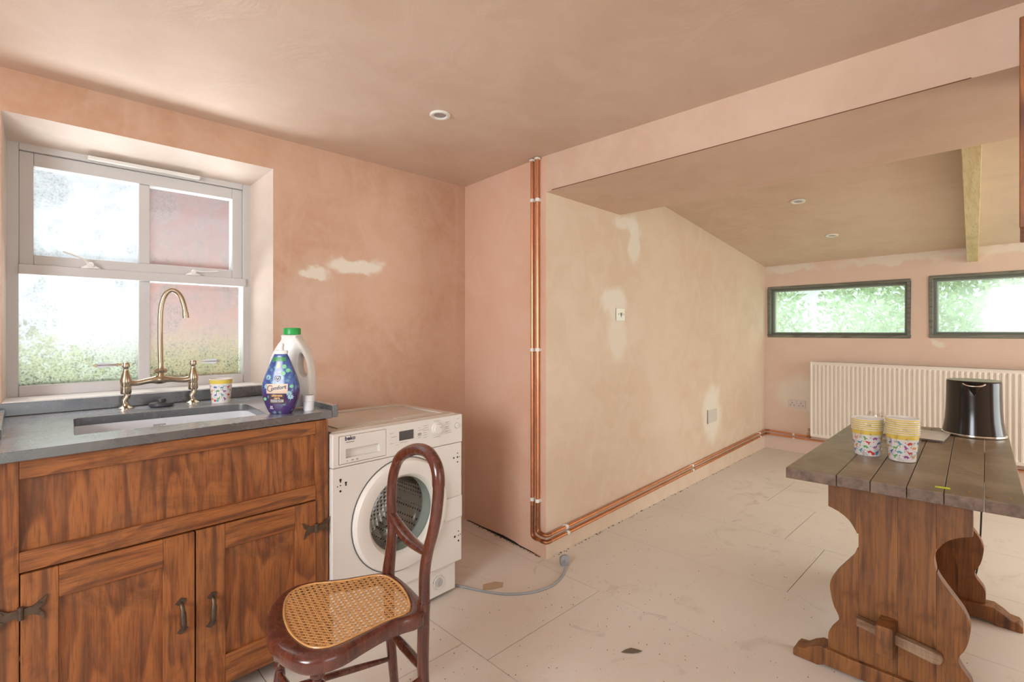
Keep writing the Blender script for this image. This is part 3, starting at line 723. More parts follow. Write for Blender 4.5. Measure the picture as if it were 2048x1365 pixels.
BRN = plain('label_brown', (.055, .028, .04), .4); GRN = plain('label_green', (.045, .27, .075), .35); LGR = plain('label_light_green', (.20, .58, .30), .4); WHT = plain('label_white', (.8, .8, .82), .4)
obj('label_panel', onlabel(grid2(.074, .034), -.001, .092), CRM, bot, label='cream name panel of the label')
obj('label_panel', onlabel(grid2(.056, .036), -.002, .056), BRN, bot, label='dark brown lower panel of the label')
mb = grid2(.046, .014); mb.v = [(v[0] * (1 - v[1] * 8), v[1], 0) for v in mb.v]
obj('label_panel', onlabel(mb, 0, .196), GRN, bot, label='green band near the neck')
dots = MB()
for dx, dz, r_ in ((.020, .170, .0075), (.033, .156, .007), (.019, .146, .0075), (-.045, .055, .006), (.047, .10, .006)):
    d = MB(); d.add([(0, 0, 0)] + [(p[0], p[1], 0) for p in circ(0, 0, r_, 14)], [(0, 1 + k, 1 + (k + 1) % 14) for k in range(14)]); onlabel(d, dx, dz, .0005); dots.add(d.v, d.f)
obj('label_dots', dots, LGR, bot, kind='stuff')
drop = MB(); dp = [(0, .013), (.004, .006), (.0065, -.002), (.005, -.008), (0, -.010), (-.005, -.008), (-.0065, -.002), (-.004, .006)]
drop.add([(0, 0, 0)] + [(p[0], p[1], 0) for p in dp], [(0, 1 + k, 1 + (k + 1) % 8) for k in range(8)])
obj('label_drop', onlabel(drop, 0, .174), GLD, bot)
fl_ = MB(); rr_ = random.Random(5)
for cx0, cz0 in ((-.033, .132), (.040, .075), (-.038, .10), (.044, .062)):   # pale blue petals
    for k in range(8):
        a = k * math.pi / 4; p = Vector((math.cos(a), math.sin(a))) * .011; q = Vector((-p.y, p.x)) * .25
        d = MB().add([(0, 0, 0), (p.x * .6 + q.x, p.y * .6 + q.y, 0), (p.x, p.y, 0), (p.x * .6 - q.x, p.y * .6 - q.y, 0)], [(0, 1, 2, 3)]); onlabel(d, cx0, cz0, .0005); fl_.add(d.v, d.f)
obj('label_flowers', fl_, plain('petal', (.30, .52, .62), .4), bot, kind='stuff')
lt = MB()
t_ = text_mb('omfort', .0185, .0006); x_ = [v[0] for v in t_.v]
mx_ = max(abs(v) for v in x_)
t_.v = [(v[0] + .0055, v[1] - .0055 + .0022 * ((v[0] / mx_) + .3) * 1.6, 0) for v in t_.v]; onlabel(t_, -.001, .094, .0010); lt.add(t_.v, t_.f)
c_ = MB()   # the curled initial letter C around the o
path = [(-.0235 + .0100 * math.cos(a), .0 + .0100 * math.sin(a)) for a in [R(t) for t in range(40, 330, 14)]]
c_.tube([(p[0], p[1], 0) for p in path], .0013, 5); c_.v = [(v[0], v[1], 0) for v in c_.v]; onlabel(c_, -.001, .093, .0010); lt.add(c_.v, c_.f)
obj('brand_lettering', lt, NVY, bot, smooth=False)
lt = MB()
for s_t, sz, z in (('ultimate', .0115, .0655), ('care', .0115, .0565)):
    t_ = text_mb(s_t, sz, .0004); onlabel(t_, -.001, z - .001, .0012); lt.add(t_.v, t_.f)
obj('gold_lettering', lt, GLD, bot, smooth=False)
lt = MB()
for s_t, sz, z, x0 in (('PROTECTS CLOTHES', .0048, .0495, -.001), ('COLOUR & SHAPE', .0055, .0440, -.001), ('PRO-FIBRE', .0050, .1475, 0), ('TECHNOLOGY', .0035, .1425, 0), ('58', .0095, .024, -.022), ('WASHES', .0035, .0195, -.022)):
    t_ = text_mb(s_t, sz, .0002); onlabel(t_, x0, z, .0012); lt.add(t_.v, t_.f)
hp = [(0, -.012), (-.010, -.002), (-.0115, .005), (-.007, .0105), (0, .007), (.007, .0105), (.0115, .005), (.010, -.002)]
obj('small_lettering', lt, WHT, bot, smooth=False, kind='stuff')
hb_ = MB().add([(0, 0, 0)] + [(p[0], p[1], 0) for p in hp], [(0, 1 + k, 1 + (k + 1) % 8) for k in range(8)]); onlabel(hb_, 0, .1275, .0008)
hh = obj('heart_emblem', hb_, NVY, bot, smooth=False)
c_ = MB().tube([(p[0], p[1], 0) for p in smooth_path([(.001, .0035, 0), (-.004, .0065, 0), (-.0075, .003, 0), (-.004, -.003, 0), (.000, -.0075, 0), (.006, -.002, 0), (.0072, .003, 0), (.003, .005, 0), (-.002, .000, 0)], 5)], .0009, 5); c_.v = [(v[0], v[1], 0) for v in c_.v]
obj('heart_outline', onlabel(c_, 0, .1275, .0014), WHT, bot, smooth=False)

# white jug with a green cap and a through-handle
PE = plain('white_polythene', (.80, .81, .80), .38, var=.02)
bs_ = PE.node_tree.nodes['Principled BSDF']; bs_.inputs['Subsurface Weight'].default_value = .3; bs_.inputs['Subsurface Radius'].default_value = (.03, .03, .03)
jug = thing('detergent_jug', (.748, 1.968, .9022), -42, 'large white detergent jug with a green cap, behind the blue bottle', 'bottle')
out = smooth_path([(-.066, .003, 0), (-.080, .02, 0), (-.086, .08, 0), (-.084, .14, 0), (-.073, .195, 0), (-.052, .238, 0), (-.034, .262, 0), (-.029, .276, 0), (-.027, .284, 0), (.027, .284, 0), (.029, .276, 0), (.040, .262, 0), (.060, .232, 0), (.077, .185, 0), (.085, .13, 0), (.086, .06, 0), (.080, .02, 0), (.066, .003, 0)], 4)[:-1]
OUT = [(p.x, p.y) for p in out]
HCX, HCZ = .050, .168
hol = [(HCX + .0135 * math.cos(a) * (1 - .25 * math.sin(a)) - .004 * math.sin(a), HCZ + .043 * math.sin(a)) for a in [2 * math.pi * k / 24 for k in range(24)]]
mb = MB(); LY = [(-1, .0), (-.93, .38), (-.75, .66), (-.45, .88), (0, 1), (.45, .88), (.75, .66), (.93, .38), (1, 0)]
def jl(poly, k, grow):
    o = []
    for x, z in poly:
        if grow: o.append((HCX + (x - HCX) * (1 + .55 * (1 - k)), HCZ + (z - HCZ) * (1 + .14 * (1 - k))))
        else: q = 1 - .16 * (1 - k); o.append((x * q, .14 + (z - .14) * (1 - .05 * (1 - k))))
    return o
TH = .036
for poly, gr in ((OUT, False), (hol, True)):
    rg = [[(x, t * TH, z) for x, z in jl(poly, k, gr)] for t, k in LY]; n_ = len(poly)
    mb.add([v for r_ in rg for v in r_], [(a * n_ + i, a * n_ + (i + 1) % n_, (a + 1) * n_ + (i + 1) % n_, (a + 1) * n_ + i) for a in range(len(rg) - 1) for i in range(n_)])
cap = MB().plate(jl(OUT, 0, False), [jl(hol, 0, True)], -TH, TH, 'y')
mb.add(cap.v, [f for f in cap.f if len(f) == 3])
jo = obj('jug_body', mb, PE, jug, angle=60)
obj('cap', MB().lathe([(.030, .283), (.0315, .285), (.0315, .305), (.030, .308), (.022, .309)], seg=28), plain('green_cap', (.02, .36, .07), .35), jug)
mc = obj('measuring_cup', MB().lathe([(.0170, 0), (.0185, .004), (.0195, .034), (.0215, .036), (.0215, .058), (.0195, .058), (.0175, .010), (.002, .010)], (.770, 1.866, .9022), 28), plain('milky_plastic', (.78, .79, .80), .35), label='small translucent white measuring cup beside the blue bottle', cat='cup')

# ------------------------------------------------------------------ washing machine
WM = plain('white_enamel', (.74, .70, .655), .32, var=.02, scale=3); WMT = plain('dusty_white_lid', (.62, .55, .47), .38, var=.12, scale=9)
GREY = plain('grey_print', (.36, .33, .31), .5); STEEL = plain('steel', (.55, .53, .50), .22, 1.0, var=.1)
wm = thing('washing_machine', (.819, 1.776, 0), 2.7, 'white front-loading washing machine standing between the oak cabinet and the pink wall', 'washing machine')
W, D, Hh = .634, .50, .817
def wbx(name, bx, m=WM, bevel=.003, parent=wm, **kw):
    mb = MB()
    for b in (bx if isinstance(bx[0], (list, tuple)) else [bx]): mb.box(*b)
    return obj(name, mb, m, parent, bevel=bevel, **kw)
DX, DZ = .308, .445
wbx('body', [(.002, .014, .03, D, .15, Hh - .012), (W - .014, W - .002, .03, D, .15, Hh - .012), (.002, W - .002, D - .01, D, .15, Hh - .012), (.002, W - .002, .03, D, .148, .156)])
obj('front_panel', MB().plate([(0, .146), (W, .146), (W, .688), (0, .688)], [circ(DX, DZ, .185, 40)], 0, .03, 'y'), WM, wm, bevel=.004)
# control fascia with a cut-out for the drawer
obj('control_panel', MB().plate([(0, .690), (W, .690), (W, Hh), (0, Hh)], [[(.0265, .6995), (.2285, .6995), (.2285, .806), (.0265, .806)]], -.004, .03, 'y'), WM, wm, bevel=.004)
dr = obj('detergent_drawer', MB().plate([(.028, .701), (.227, .701), (.227, .8045), (.028, .8045)], [[(.054, .7205), (.200, .7205), (.194, .754), (.054, .754)]], -.0045, .02, 'y').prism([(.050, .718), (.204, .718), (.198, .757), (.050, .757)], .012, .016, 'y'), WM, wm, bevel=.002)
def flat_text(txt, size, x, z, y, bold=.0, align='CENTER'):
    return text_mb(txt, size, bold, align=align).xf(lambda v: (x + v[0], y, z + v[1]))
lt = flat_text('beko', .0215, .070, .788, -.0050, .0007); lt.box(.053, .087, -.0052, -.0048, .7795, .7812)
obj('lettering', lt, NVY, wm, smooth=False)
obj('display', MB().box(.290, .360, -.0062, -.003, .748, .786), plain('display_glass', (.05, .04, .045), .12), wm, bevel=.001)
mb = MB().lathe([(.030, -.004), (.0285, -.010), (.026, -.0105)], (.486, 0, .770), 28, axis='y').lathe([(.0225, -.004), (.0225, -.014), (.020, -.018), (.005, -.0185)], (.486, 0, .770), 28, axis='y')
mb.box(.5035, .5065, -.0188, -.010, .766, .774)
obj('dial', mb, WM, wm)
obj('dial_pointer', MB().box(.492, .503, -.0193, -.0187, .7745, .7765), GREY, wm, smooth=False)
obj('power_button', MB().lathe([(.012, -.004), (.012, -.008), (.010, -.0088), (.002, -.0088)], (.601, 0, .768), 20, axis='y'), WM, wm)
obj('button_ring', MB().lathe([(.0125, -.0045), (.0137, -.0045), (.0137, -.0040), (.0125, -.0040)], (.601, 0, .768), 24, axis='y', cap=False), GREY, wm)
mk = MB(); rr_ = random.Random(8)
def dash(x, z, w_, h_=.0016, y=-.0047): mk.box(x, x + w_, y, y + .0004, z, z + h_)
for k in range(6):
    dash(.412, .742 + k * .0098, .018 + rr_.random() * .012); dash(.532, .742 + k * .0098, .020 + rr_.random() * .018)
    if k % 2: dash(.533, .7385 + k * .0098, .016)
for x, z, w_ in ((.470, .812 - .008, .03), (.465, .733, .04), (.245, .783, .016), (.25, .768, .03), (.247, .742, .012), (.275, .732, .012), (.385, .776, .03), (.387, .786, .006), (.38, .752, .026), (.382, .745, .018), (.598, .798, .014), (.292, .738, .04)): dash(x, z, w_)
for x, w_ in ((.056, .004), (.075, .010), (.095, .010)): dash(x, .708, w_, .005)
for a in range(0, 360, 30): mk.lathe([(.0008, -.0049), (.0008, -.0044)], (.262 + .014 * math.cos(R(a)), 0, .753 + .014 * math.sin(R(a))), 5, axis='y')
mk.lathe([(.006, -.0049), (.011, -.0049), (.011, -.0045), (.006, -.0045)], (.392, 0, .7605), 16, axis='y', sy=.5)
obj('panel_print', mk, GREY, wm, kind='stuff', smooth=False, weld=False)
# lid
mb = MB().box(0, W, -.0035, D, Hh - .012, Hh - .004)
obj('lid', mb, WM, wm, bevel=.003)
mb = MB().plate([(.012, .030), (W - .012, .030), (W - .012, D - .05), (W - .06, D - .01), (.06, D - .01), (.012, D - .05)], [[(.05, .075), (W - .05, .075), (W - .05, D - .08), (W - .09, D - .045), (.09, D - .045), (.05, D - .08)]], Hh - .004, Hh + .003)
mb.plate([(.075, .10), (W - .075, .10), (W - .075, D - .10), (W - .10, D - .075), (.10, D - .075), (.075, D - .10)], [], Hh - .004, Hh + .001)
mb.box(.10, .30, .118, .122, Hh, Hh + .003).box(.34, .54, .118, .122, Hh, Hh + .003)
obj('top_panel', mb, WMT, wm, bevel=.002)
# door
ring = MB().lathe([(.150, .004), (.158, -.012), (.166, -.020), (.200, -.026), (.219, -.022), (.227, -.010), (.229, .0)], (DX, 0, DZ), 56, axis='y', cap=False)
obj('door_ring', ring, WM, wm)
obj('door_gap', MB().lathe([(.2295, -.003), (.2325, -.003), (.2325, -.0002), (.2295, -.0002)], (DX, 0, DZ), 56, axis='y', cap=False), plain('shadow_gap_grey', (.12, .11, .10), .6), wm)
m_, nt, bsg = mat('door_glass'); nt.nodes.remove(bsg)
tr = N(nt, 'ShaderNodeBsdfTransparent'); tr.inputs[0].default_value = (.97, .99, .97, 1)
gl = N(nt, 'ShaderNodeBsdfGlossy'); gl.inputs['Roughness'].default_value = .04; fr = N(nt, 'ShaderNodeLayerWeight'); fr.inputs[0].default_value = .12
mx = N(nt, 'ShaderNodeMixShader'); mx.inputs[0].default_value = .07; L(nt, tr.outputs[0], mx.inputs[1]); L(nt, gl.outputs[0], mx.inputs[2]); L(nt, mx.outputs[0], nt.nodes['Material Output'].inputs[0])
obj('door_glass', MB().lathe([(.160, -.012), (.152, -.016), (.146, -.006), (.140, .03), (.128, .065), (.10, .078), (.04, .084), (.001, .085)], (DX, 0, DZ), 48, axis='y', cap=False), m_, wm)
obj('door_seal', MB().lathe([(.184, .006), (.172, .012), (.160, .020), (.150, .060), (.156, .075), (.19, .08)], (DX, 0, DZ), 48, axis='y', cap=False), plain('grey_rubber_seal', (.30, .32, .29), .35), wm)
# drum: perforated steel
m2, nt, bsd = mat('drum_steel')
V = N(nt, 'ShaderNodeTexVoronoi'); L(nt, coords(nt), V.inputs['Vector']); V.inputs['Scale'].default_value = 54; V.inputs['Randomness'].default_value = .12
hl = ramp(nt, V.outputs[0], .26, .36)
L(nt, mixc(nt, hl, (.03, .025, .02), (.85, .78, .72)), bsd.inputs['Base Color']); L(nt, math_n(nt, 'MULTIPLY', hl, .45), bsd.inputs['Metallic']); bsd.inputs['Roughness'].default_value = .3
bump(nt, bsd, V.outputs[0], .6, .004)
obj('drum', MB().lathe([(.168, .082), (.236, .09), (.240, .12), (.240, .40), (.20, .42), (.001, .42)], (DX, 0, DZ), 48, axis='y', cap=False), m2, wm)
for k in range(3):
    a = R(20 + 120 * k)
    lf = MB().tube(smooth_path([(DX + .236 * math.cos(a), .12, DZ + .236 * math.sin(a)), (DX + .19 * math.cos(a), .16, DZ + .19 * math.sin(a)), (DX + .18 * math.cos(a), .3, DZ + .18 * math.sin(a)), (DX + .23 * math.cos(a), .40, DZ + .23 * math.sin(a))], 4), .016, 8)
    obj('drum_paddle', lf, plain('drum_paddle_steel', (.5, .46, .42), .3, 1.0), wm)
# hinge plate, fixing holes, plinth with filter
wbx('hinge_cover', (.520, .624, -.014, .001, .352, .448), WM, .002)
hs = MB()
for x, z, r_ in ((.033, .643, .0048), (.033, .636, .003), (.033, .622, .0025), (.033, .601, .0042), (.021, .620, .0022), (.055, .628, .0045), (.055, .620, .0035),
                 (.608, .640, .0028), (.608, .622, .0042), (.608, .600, .0035), (.586, .622, .0040), (.619, .622, .002), (.614, .262, .0028), (.614, .282, .003), (.614, .238, .0045), (.592, .262, .0052), (.625, .264, .0025)):
    hs.lathe([(r_, -.0008), (r_, .0005)], (x, 0, z), 10, axis='y')
obj('fixing_hole', hs, M_dark, wm, kind='stuff', smooth=False, weld=False)
PL = .018
wbx('plinth', (.018, .610, PL, .05, .018, .150))
mb = MB().lathe([(.030, -.003), (.027, -.006), (.023, -.004), (.022, .001)], (.512, PL, .078), 28, axis='y').box(.505, .520, PL - .004, PL, .104, .107)
obj('filter_cover', mb, WM, wm)
obj('filter_cap', MB().lathe([(.020, -.002), (.019, -.007), (.010, -.008), (.010, -.004), (.002, -.004)], (.512, PL, .078), 24, axis='y'), plain('filter_grey', (.50, .48, .46), .5), wm)
hs = MB()
for x0, x1, z0, z1 in ((.482, .4845, .080, .094), (.487, .500, .1085, .1105), (.530, .543, .100, .1035), (.575, .580, .055, .075), (.573, .579, .098, .106), (.568, .574, .109, .114), (.552, .566, .050, .057), (.52, .54, .028, .032), (.470, .474, .045, .048), (.548, .552, .075, .078)):
    hs.box(x0, x1, PL - .0008, PL + .0005, z0, z1)
obj('plinth_slot', hs, M_dark, wm, kind='stuff', smooth=False, weld=False)
obj('plinth_panel', MB().plate([(.455, .020), (.600, .020), (.600, .135), (.455, .115)], [circ(.512, .078, .031, 24)], PL - .0012, PL + .001, 'y'), WM, wm, bevel=.0006)
for x in (.06, .575):
    for y in (.075, .47):
        obj('foot', MB().lathe([(.020, 0), (.020, .012), (.010, .016), (.008, .030), (.016, .034), (.008, .036), (.008, .149)], (x, y, 0), 14), plain('black_rubber_foot', (.03, .028, .026), .6), wm)
# mains cable and plug of the machine, lying on the floor
CBL = plain('grey_cable', (.33, .35, .37), .45)
mc = thing('power_cable', (1.70, 1.60, 0), 0, 'grey mains cable with a plug, trailing from the washing machine across the floor', 'cable')
pts = smooth_path([(1.34, 2.05, .03), (1.40, 1.95, .010), (1.455, 1.861, .0065), (1.507, 1.745, .0055), (1.568, 1.638, .0055), (1.661, 1.565, .0055), (1.763, 1.538, .0055), (1.860, 1.556, .0055), (1.925, 1.585, .008), (1.965, 1.612, .022), (1.985, 1.630, .035)], 6)
obj('flex', rel(MB().tube(pts, .0048, 10), mc), CBL, mc)
pg = MB().prism([(-.020, .0), (.020, .0), (.025, .02), (.024, .042), (.012, .052), (-.012, .052), (-.024, .042), (-.025, .02)], -.014, .010, 'y')
pg.xf(lambda v: place((1.985, 1.635, .001), -30)((v[0], v[1], v[2])))
obj('plug', rel(pg, mc), CBL, mc, bevel=.005)
pp = MB().box(-.014, -.010, .010, .026, .030, .034).box(.010, .014, .010, .026, .030, .034).box(-.002, .002, .010, .030, .012, .020).xf(lambda v: place((1.985, 1.635, .001), -30)((v[0], v[1], v[2])))
obj('pin', rel(pp, mc), plain('brass_pin', (.6, .45, .22), .3, 1.0), mc)

# ------------------------------------------------------------------ balloon-back chair
MAH = wood('mahogany', (.045, .009, .006), (.115, .025, .013), (.18, .045, .023), 'z', 1.5, .24, dust=.08, dustcol=(.34, .20, .16), stain=.35, coat=.6, contrast=.5)
CANE = plain('cane', (.62, .325, .115), .30, var=.3, scale=60)
ch = thing('balloon_back_chair', (.63, 1.27, 0), 0, 'dark mahogany balloon-back chair with a woven cane seat, in front of the washing machine', 'chair')
SO = [(0.818, 1.362), (0.796, 1.388), (0.749, 1.411), (0.695, 1.437), (0.647, 1.468), (0.600, 1.492), (0.561, 1.492), (0.520, 1.468), (0.484, 1.423), (0.455, 1.364), (0.438, 1.306), (0.433, 1.25), (0.438, 1.207), (0.450, 1.166), (0.468, 1.136), (0.500, 1.118), (0.54, 1.112), (0.583, 1.118), (0.628, 1.124), (0.675, 1.127), (0.724, 1.120), (0.760, 1.112), (0.793, 1.150), (0.810, 1.22), (0.820, 1.30)]
SI = [(0.515, 1.155), (0.493, 1.177), (0.482, 1.215), (0.479, 1.266), (0.486, 1.32), (0.5, 1.372), (0.525, 1.43), (0.550, 1.462), (0.583, 1.476), (0.622, 1.468), (0.690, 1.424), (0.747, 1.400), (0.785, 1.380), (0.800, 1.344), (0.797, 1.277), (0.777, 1.206), (0.751, 1.156), (0.728, 1.143), (0.678, 1.150), (0.632, 1.148), (0.578, 1.146), (0.541, 1.147)]
SC_ = Vector((.64, 1.29))
def resample(poly, n=64):
    sp_ = [Vector((p[0], p[1])) for p in smooth_path([(p[0], p[1], 0) for p in poly], 4, closed=True)]
    out = []
    for k in range(n):
        a = 2 * math.pi * k / n; d = Vector((math.cos(a), math.sin(a))); best = None
        for i in range(len(sp_)):
            p, q = sp_[i] - SC_, sp_[(i + 1) % len(sp_)] - SC_
            den = d.x * (q.y - p.y) - d.y * (q.x - p.x)
            if abs(den) < 1e-12: continue
            t = (p.x * (q.y - p.y) - p.y * (q.x - p.x)) / den; u = (p.x * d.y - p.y * d.x) / den
            if t > 0 and -1e-6 <= u <= 1 + 1e-6 and (best is None or t > best): best = t
        out.append(SC_ + d * best)
    return out
NO = 72
RO, RI = resample(SO, NO), resample(SI, NO)
def seat_ring():
    mb = MB(); vs = []; M_ = 8
    for i in range(NO):
        o, a = RO[i], RI[i]; d = (o - a); wdt = d.length; u = d.normalized() if wdt > 1e-4 else Vector((1, 0))
        prof = [(a, .436), (a, .4475), (a + d * .18, .4505), (a + d * .80, .4505), (o - u * .001, .4475), (o + u * .0025, .440), (o + u * .002, .420), (o - u * .004, .411)]
        for p, z in prof: vs.append((p.x, p.y, z))
    fs = [(i * 8 + k, ((i + 1) % NO) * 8 + k, ((i + 1) % NO) * 8 + (k + 1) % 8, i * 8 + (k + 1) % 8) for i in range(NO) for k in range(8)]
    return mb.add(vs, fs)
obj('seat_frame', rel(seat_ring(), ch), MAH, ch, angle=60)
obj('cane_binding', rel(MB().tube([(a.x, a.y, .4495) for a in RI], .0028, 6, closed=True), ch), CANE, ch)
def cane_weave():
    mb = MB(); c0 = SC_; u = Vector((math.cos(R(-9)), math.sin(R(-9)))); v = Vector((-u.y, u.x))
    def clip(p, d):
        ts = []
        for i in range(NO):
            a, b = RI[i], RI[(i + 1) % NO]; e = b - a; den = d.x * e.y - d.y * e.x
            if abs(den) < 1e-9: continue
            t = ((a.x - p.x) * e.y - (a.y - p.y) * e.x) / den; s_ = ((a.x - p.x) * d.y - (a.y - p.y) * d.x) / den
            if 0 <= s_ <= 1: ts.append(t)
        return (min(ts), max(ts)) if len(ts) >= 2 else None
    def sag(p):
        return .4485 - .008 * max(0, 1 - ((p - SC_).length / .17) ** 2)
    def strips(d, pit, offs, wd, dz, th=.0006):
        nrm = Vector((-d.y, d.x))
        for k in range(-22, 23):
            for o in offs:
                p = c0 + nrm * (k * pit + o); r_ = clip(p, d)
                if not r_ or r_[1] - r_[0] < .012: continue
                n = 5; vs = []
                for i in range(n + 1):
                    q = p + d * (r_[0] + (r_[1] - r_[0]) * i / n); z = sag(q) + dz
                    for sg in (-1, 1): vs.append((q.x + nrm.x * wd * sg, q.y + nrm.y * wd * sg, z))
                    vs.append((q.x, q.y, z + th))
                fs = []
                for i in range(n): fs += [(i * 3, i * 3 + 3, i * 3 + 5, i * 3 + 2), (i * 3 + 2, i * 3 + 5, i * 3 + 4, i * 3 + 1)]
                mb.add(vs, fs)
    P_ = .0155
    strips(u, P_, (-.0022, .0022), .0016, 0); strips(v, P_, (-.0022, .0022), .0016, .0007)
    strips((u + v).normalized(), P_ / math.sqrt(2), (P_ * .35,), .0014, .0014); strips((u - v).normalized(), P_ / math.sqrt(2), (P_ * .35,), .0014, .0018)
    return mb
obj('cane_seat', rel(cane_weave(), ch), CANE, ch, kind='stuff', weld=False)
# back loop: one bent rail from the far seat corner, over the top and down into the near rear leg
LP = [(0.821, 1.384, 0.405), (0.821, 1.384, 0.447), (0.818, 1.368, 0.508), (0.816, 1.356, 0.571), (0.817, 1.357, 0.627), (0.817, 1.361, 0.679), (0.815, 1.350, 0.744), (0.812, 1.326, 0.791), (0.805, 1.285, 0.829), (0.793, 1.199, 0.865), (0.779, 1.122, 0.876), (0.771, 1.078, 0.865), (0.767, 1.053, 0.840), (0.766, 1.047, 0.804), (0.767, 1.051, 0.766), (0.768, 1.061, 0.718), (0.771, 1.079, 0.67), (0.776, 1.106, 0.617), (0.779, 1.123, 0.571), (0.780, 1.130, 0.528), (0.781, 1.132, 0.472), (0.781, 1.134, 0.40)]
sp = smooth_path(LP, 5)
def lrad(p):
    z = p.z
    if p.y > 1.25 and z < .60: return .0135 + .006 * max(0, min(1, (.60 - z) / .16))
    return .0150 + .0015 * (z > .8)
obj('back_loop', rel(MB().tube(sp, [lrad(p) for p in sp], 14), ch), MAH, ch)
br = smooth_path([(0.817, 1.362, 0.638), (0.806, 1.290, 0.612), (0.794, 1.211, 0.600), (0.778, 1.120, 0.604)], 8)
obj('back_rail', rel(MB().tube(br, [.013 + .006 * math.sin(math.pi * i / (len(br) - 1)) for i in range(len(br))], 12, flat=.75), ch), MAH, ch)
def leg(pts, rads, nm='leg', seg=14): obj(nm, rel(MB().tube(pts, rads, seg), ch), MAH, ch)
sp = smooth_path([(.781, 1.134, .465), (.781, 1.136, .40), (.781, 1.136, .25), (.790, 1.118, .12), (.806, 1.088, 0)], 5); leg(sp, [.0175 - .004 * i / (len(sp) - 1) for i in range(len(sp))])
sp = smooth_path([(.818, 1.376, .43), (.822, 1.380, .30), (.842, 1.395, .15), (.875, 1.430, .0)], 5); leg(sp, [.0175 - .004 * i / (len(sp) - 1) for i in range(len(sp))])
PRF = [(.014, .408), (.017, .400), (.017, .392), (.011, .386), (.010, .380), (.017, .374), (.0235, .358), (.024, .345), (.017, .326), (.011, .320), (.016, .314), (.016, .306), (.011, .300), (.0135, .285), (.0185, .20), (.0175, .14), (.012, .075), (.014, .065), (.011, .055), (.0105, .02), (.012, 0)]
for (x, y), (sx_, sy_) in (((.498, 1.155), (-.02, -.02)), ((.500, 1.378), (-.02, .02))):
    mb = MB().lathe(PRF[::-1], (0, 0, 0), 18).xf(lambda v: (v[0] + x + sx_ * (1 - v[2] / .4), v[1] + y + sy_ * (1 - v[2] / .4), v[2]))
    obj('leg', rel(mb, ch), MAH, ch)
def rod(a, b, r_=.0085):
    a, b = Vector(a), Vector(b); n = 8
    obj('stretcher', rel(MB().tube([a + (b - a) * (i / n) for i in range(n + 1)], [r_ * (.75 + .4 * math.sin(math.pi * i / n)) for i in range(n + 1)], 10), ch), MAH, ch)
rod((.499, 1.390, .235), (.838, 1.392, .165)); rod((.495, 1.148, .20), (.784, 1.132, .265)); rod((.826, 1.386, .262), (.784, 1.134, .275), .012)
rod((.493, 1.142, .15), (.782, 1.130, .17)); rod((.492, 1.384, .29), (.491, 1.148, .27))

# ------------------------------------------------------------------ trestle table
OLD = lambda nm, ax, sd, dust: wood(nm, (.085, .052, .036), (.17, .112, .078), (.24, .17, .12), ax, 1.3, .40, dust=dust, dustcol=(.40, .325, .215), stain=.15, seed=sd, contrast=.5, settled=True)
T_TOP = OLD('dusty_table_board', 'x', 3, .75)
T_LEG = wood('stained_pine_trestle', (.065, .020, .006), (.20, .072, .017), (.36, .145, .034), 'z', 1.6, .55, dust=.18, dustcol=(.25, .14, .065), stain=.65, seed=4)
tb = thing('trestle_table', (2.50, .29, 0), 0, 'old dusty trestle table with shaped board legs, topped with paper cups and a black kettle', 'table')
def edge_near(y): return 1.886 + (.568 - y) * .0636
def edge_far(y): return 3.150 + (.603 - y) * .0864
ysl = lambda x, k: k[0] + (k[1] - k[0]) * (x - 1.9) / 1.25       # board seams: y at the near and far ends
seams = [(.568, .606), (.420, .470), (.330, .385), (.240, .300), (.155, .215), (.070, .115), (-.014, .036)]
for i in range(6):
    a, b = seams[i], seams[i + 1]; g = .0006
    P4 = [(edge_near(a[0]), a[0] - g), (edge_far(a[1]), a[1] - g), (edge_far(b[1]), b[1] + g), (edge_near(b[0]), b[0] + g)]
    dz = (0, .0012, -.0004, .0004, 0, .0008)[i]
    m = MB().prism(P4[::-1], .692 + dz, .7285 + dz)
    obj('board', rel(m, tb), T_TOP if i % 2 else OLD('dusty_table_board_b%d' % i, 'x', 10 + i, .8), tb, bevel=.0022)
SIL = [(.190, .690), (.190, .574), (.165, .566), (.130, .543), (.106, .505), (.100, .475), (.110, .430), (.140, .385), (.168, .345), (.184, .305), (.182, .262), (.172, .222), (.158, .195), (.160, .172), (.182, .140), (.190, .118), (.190, .060)]
full = [(y, z) for y, z in SIL] + [(-y, z) for y, z in SIL[::-1]]
full = [(-y, z) for y, z in full]
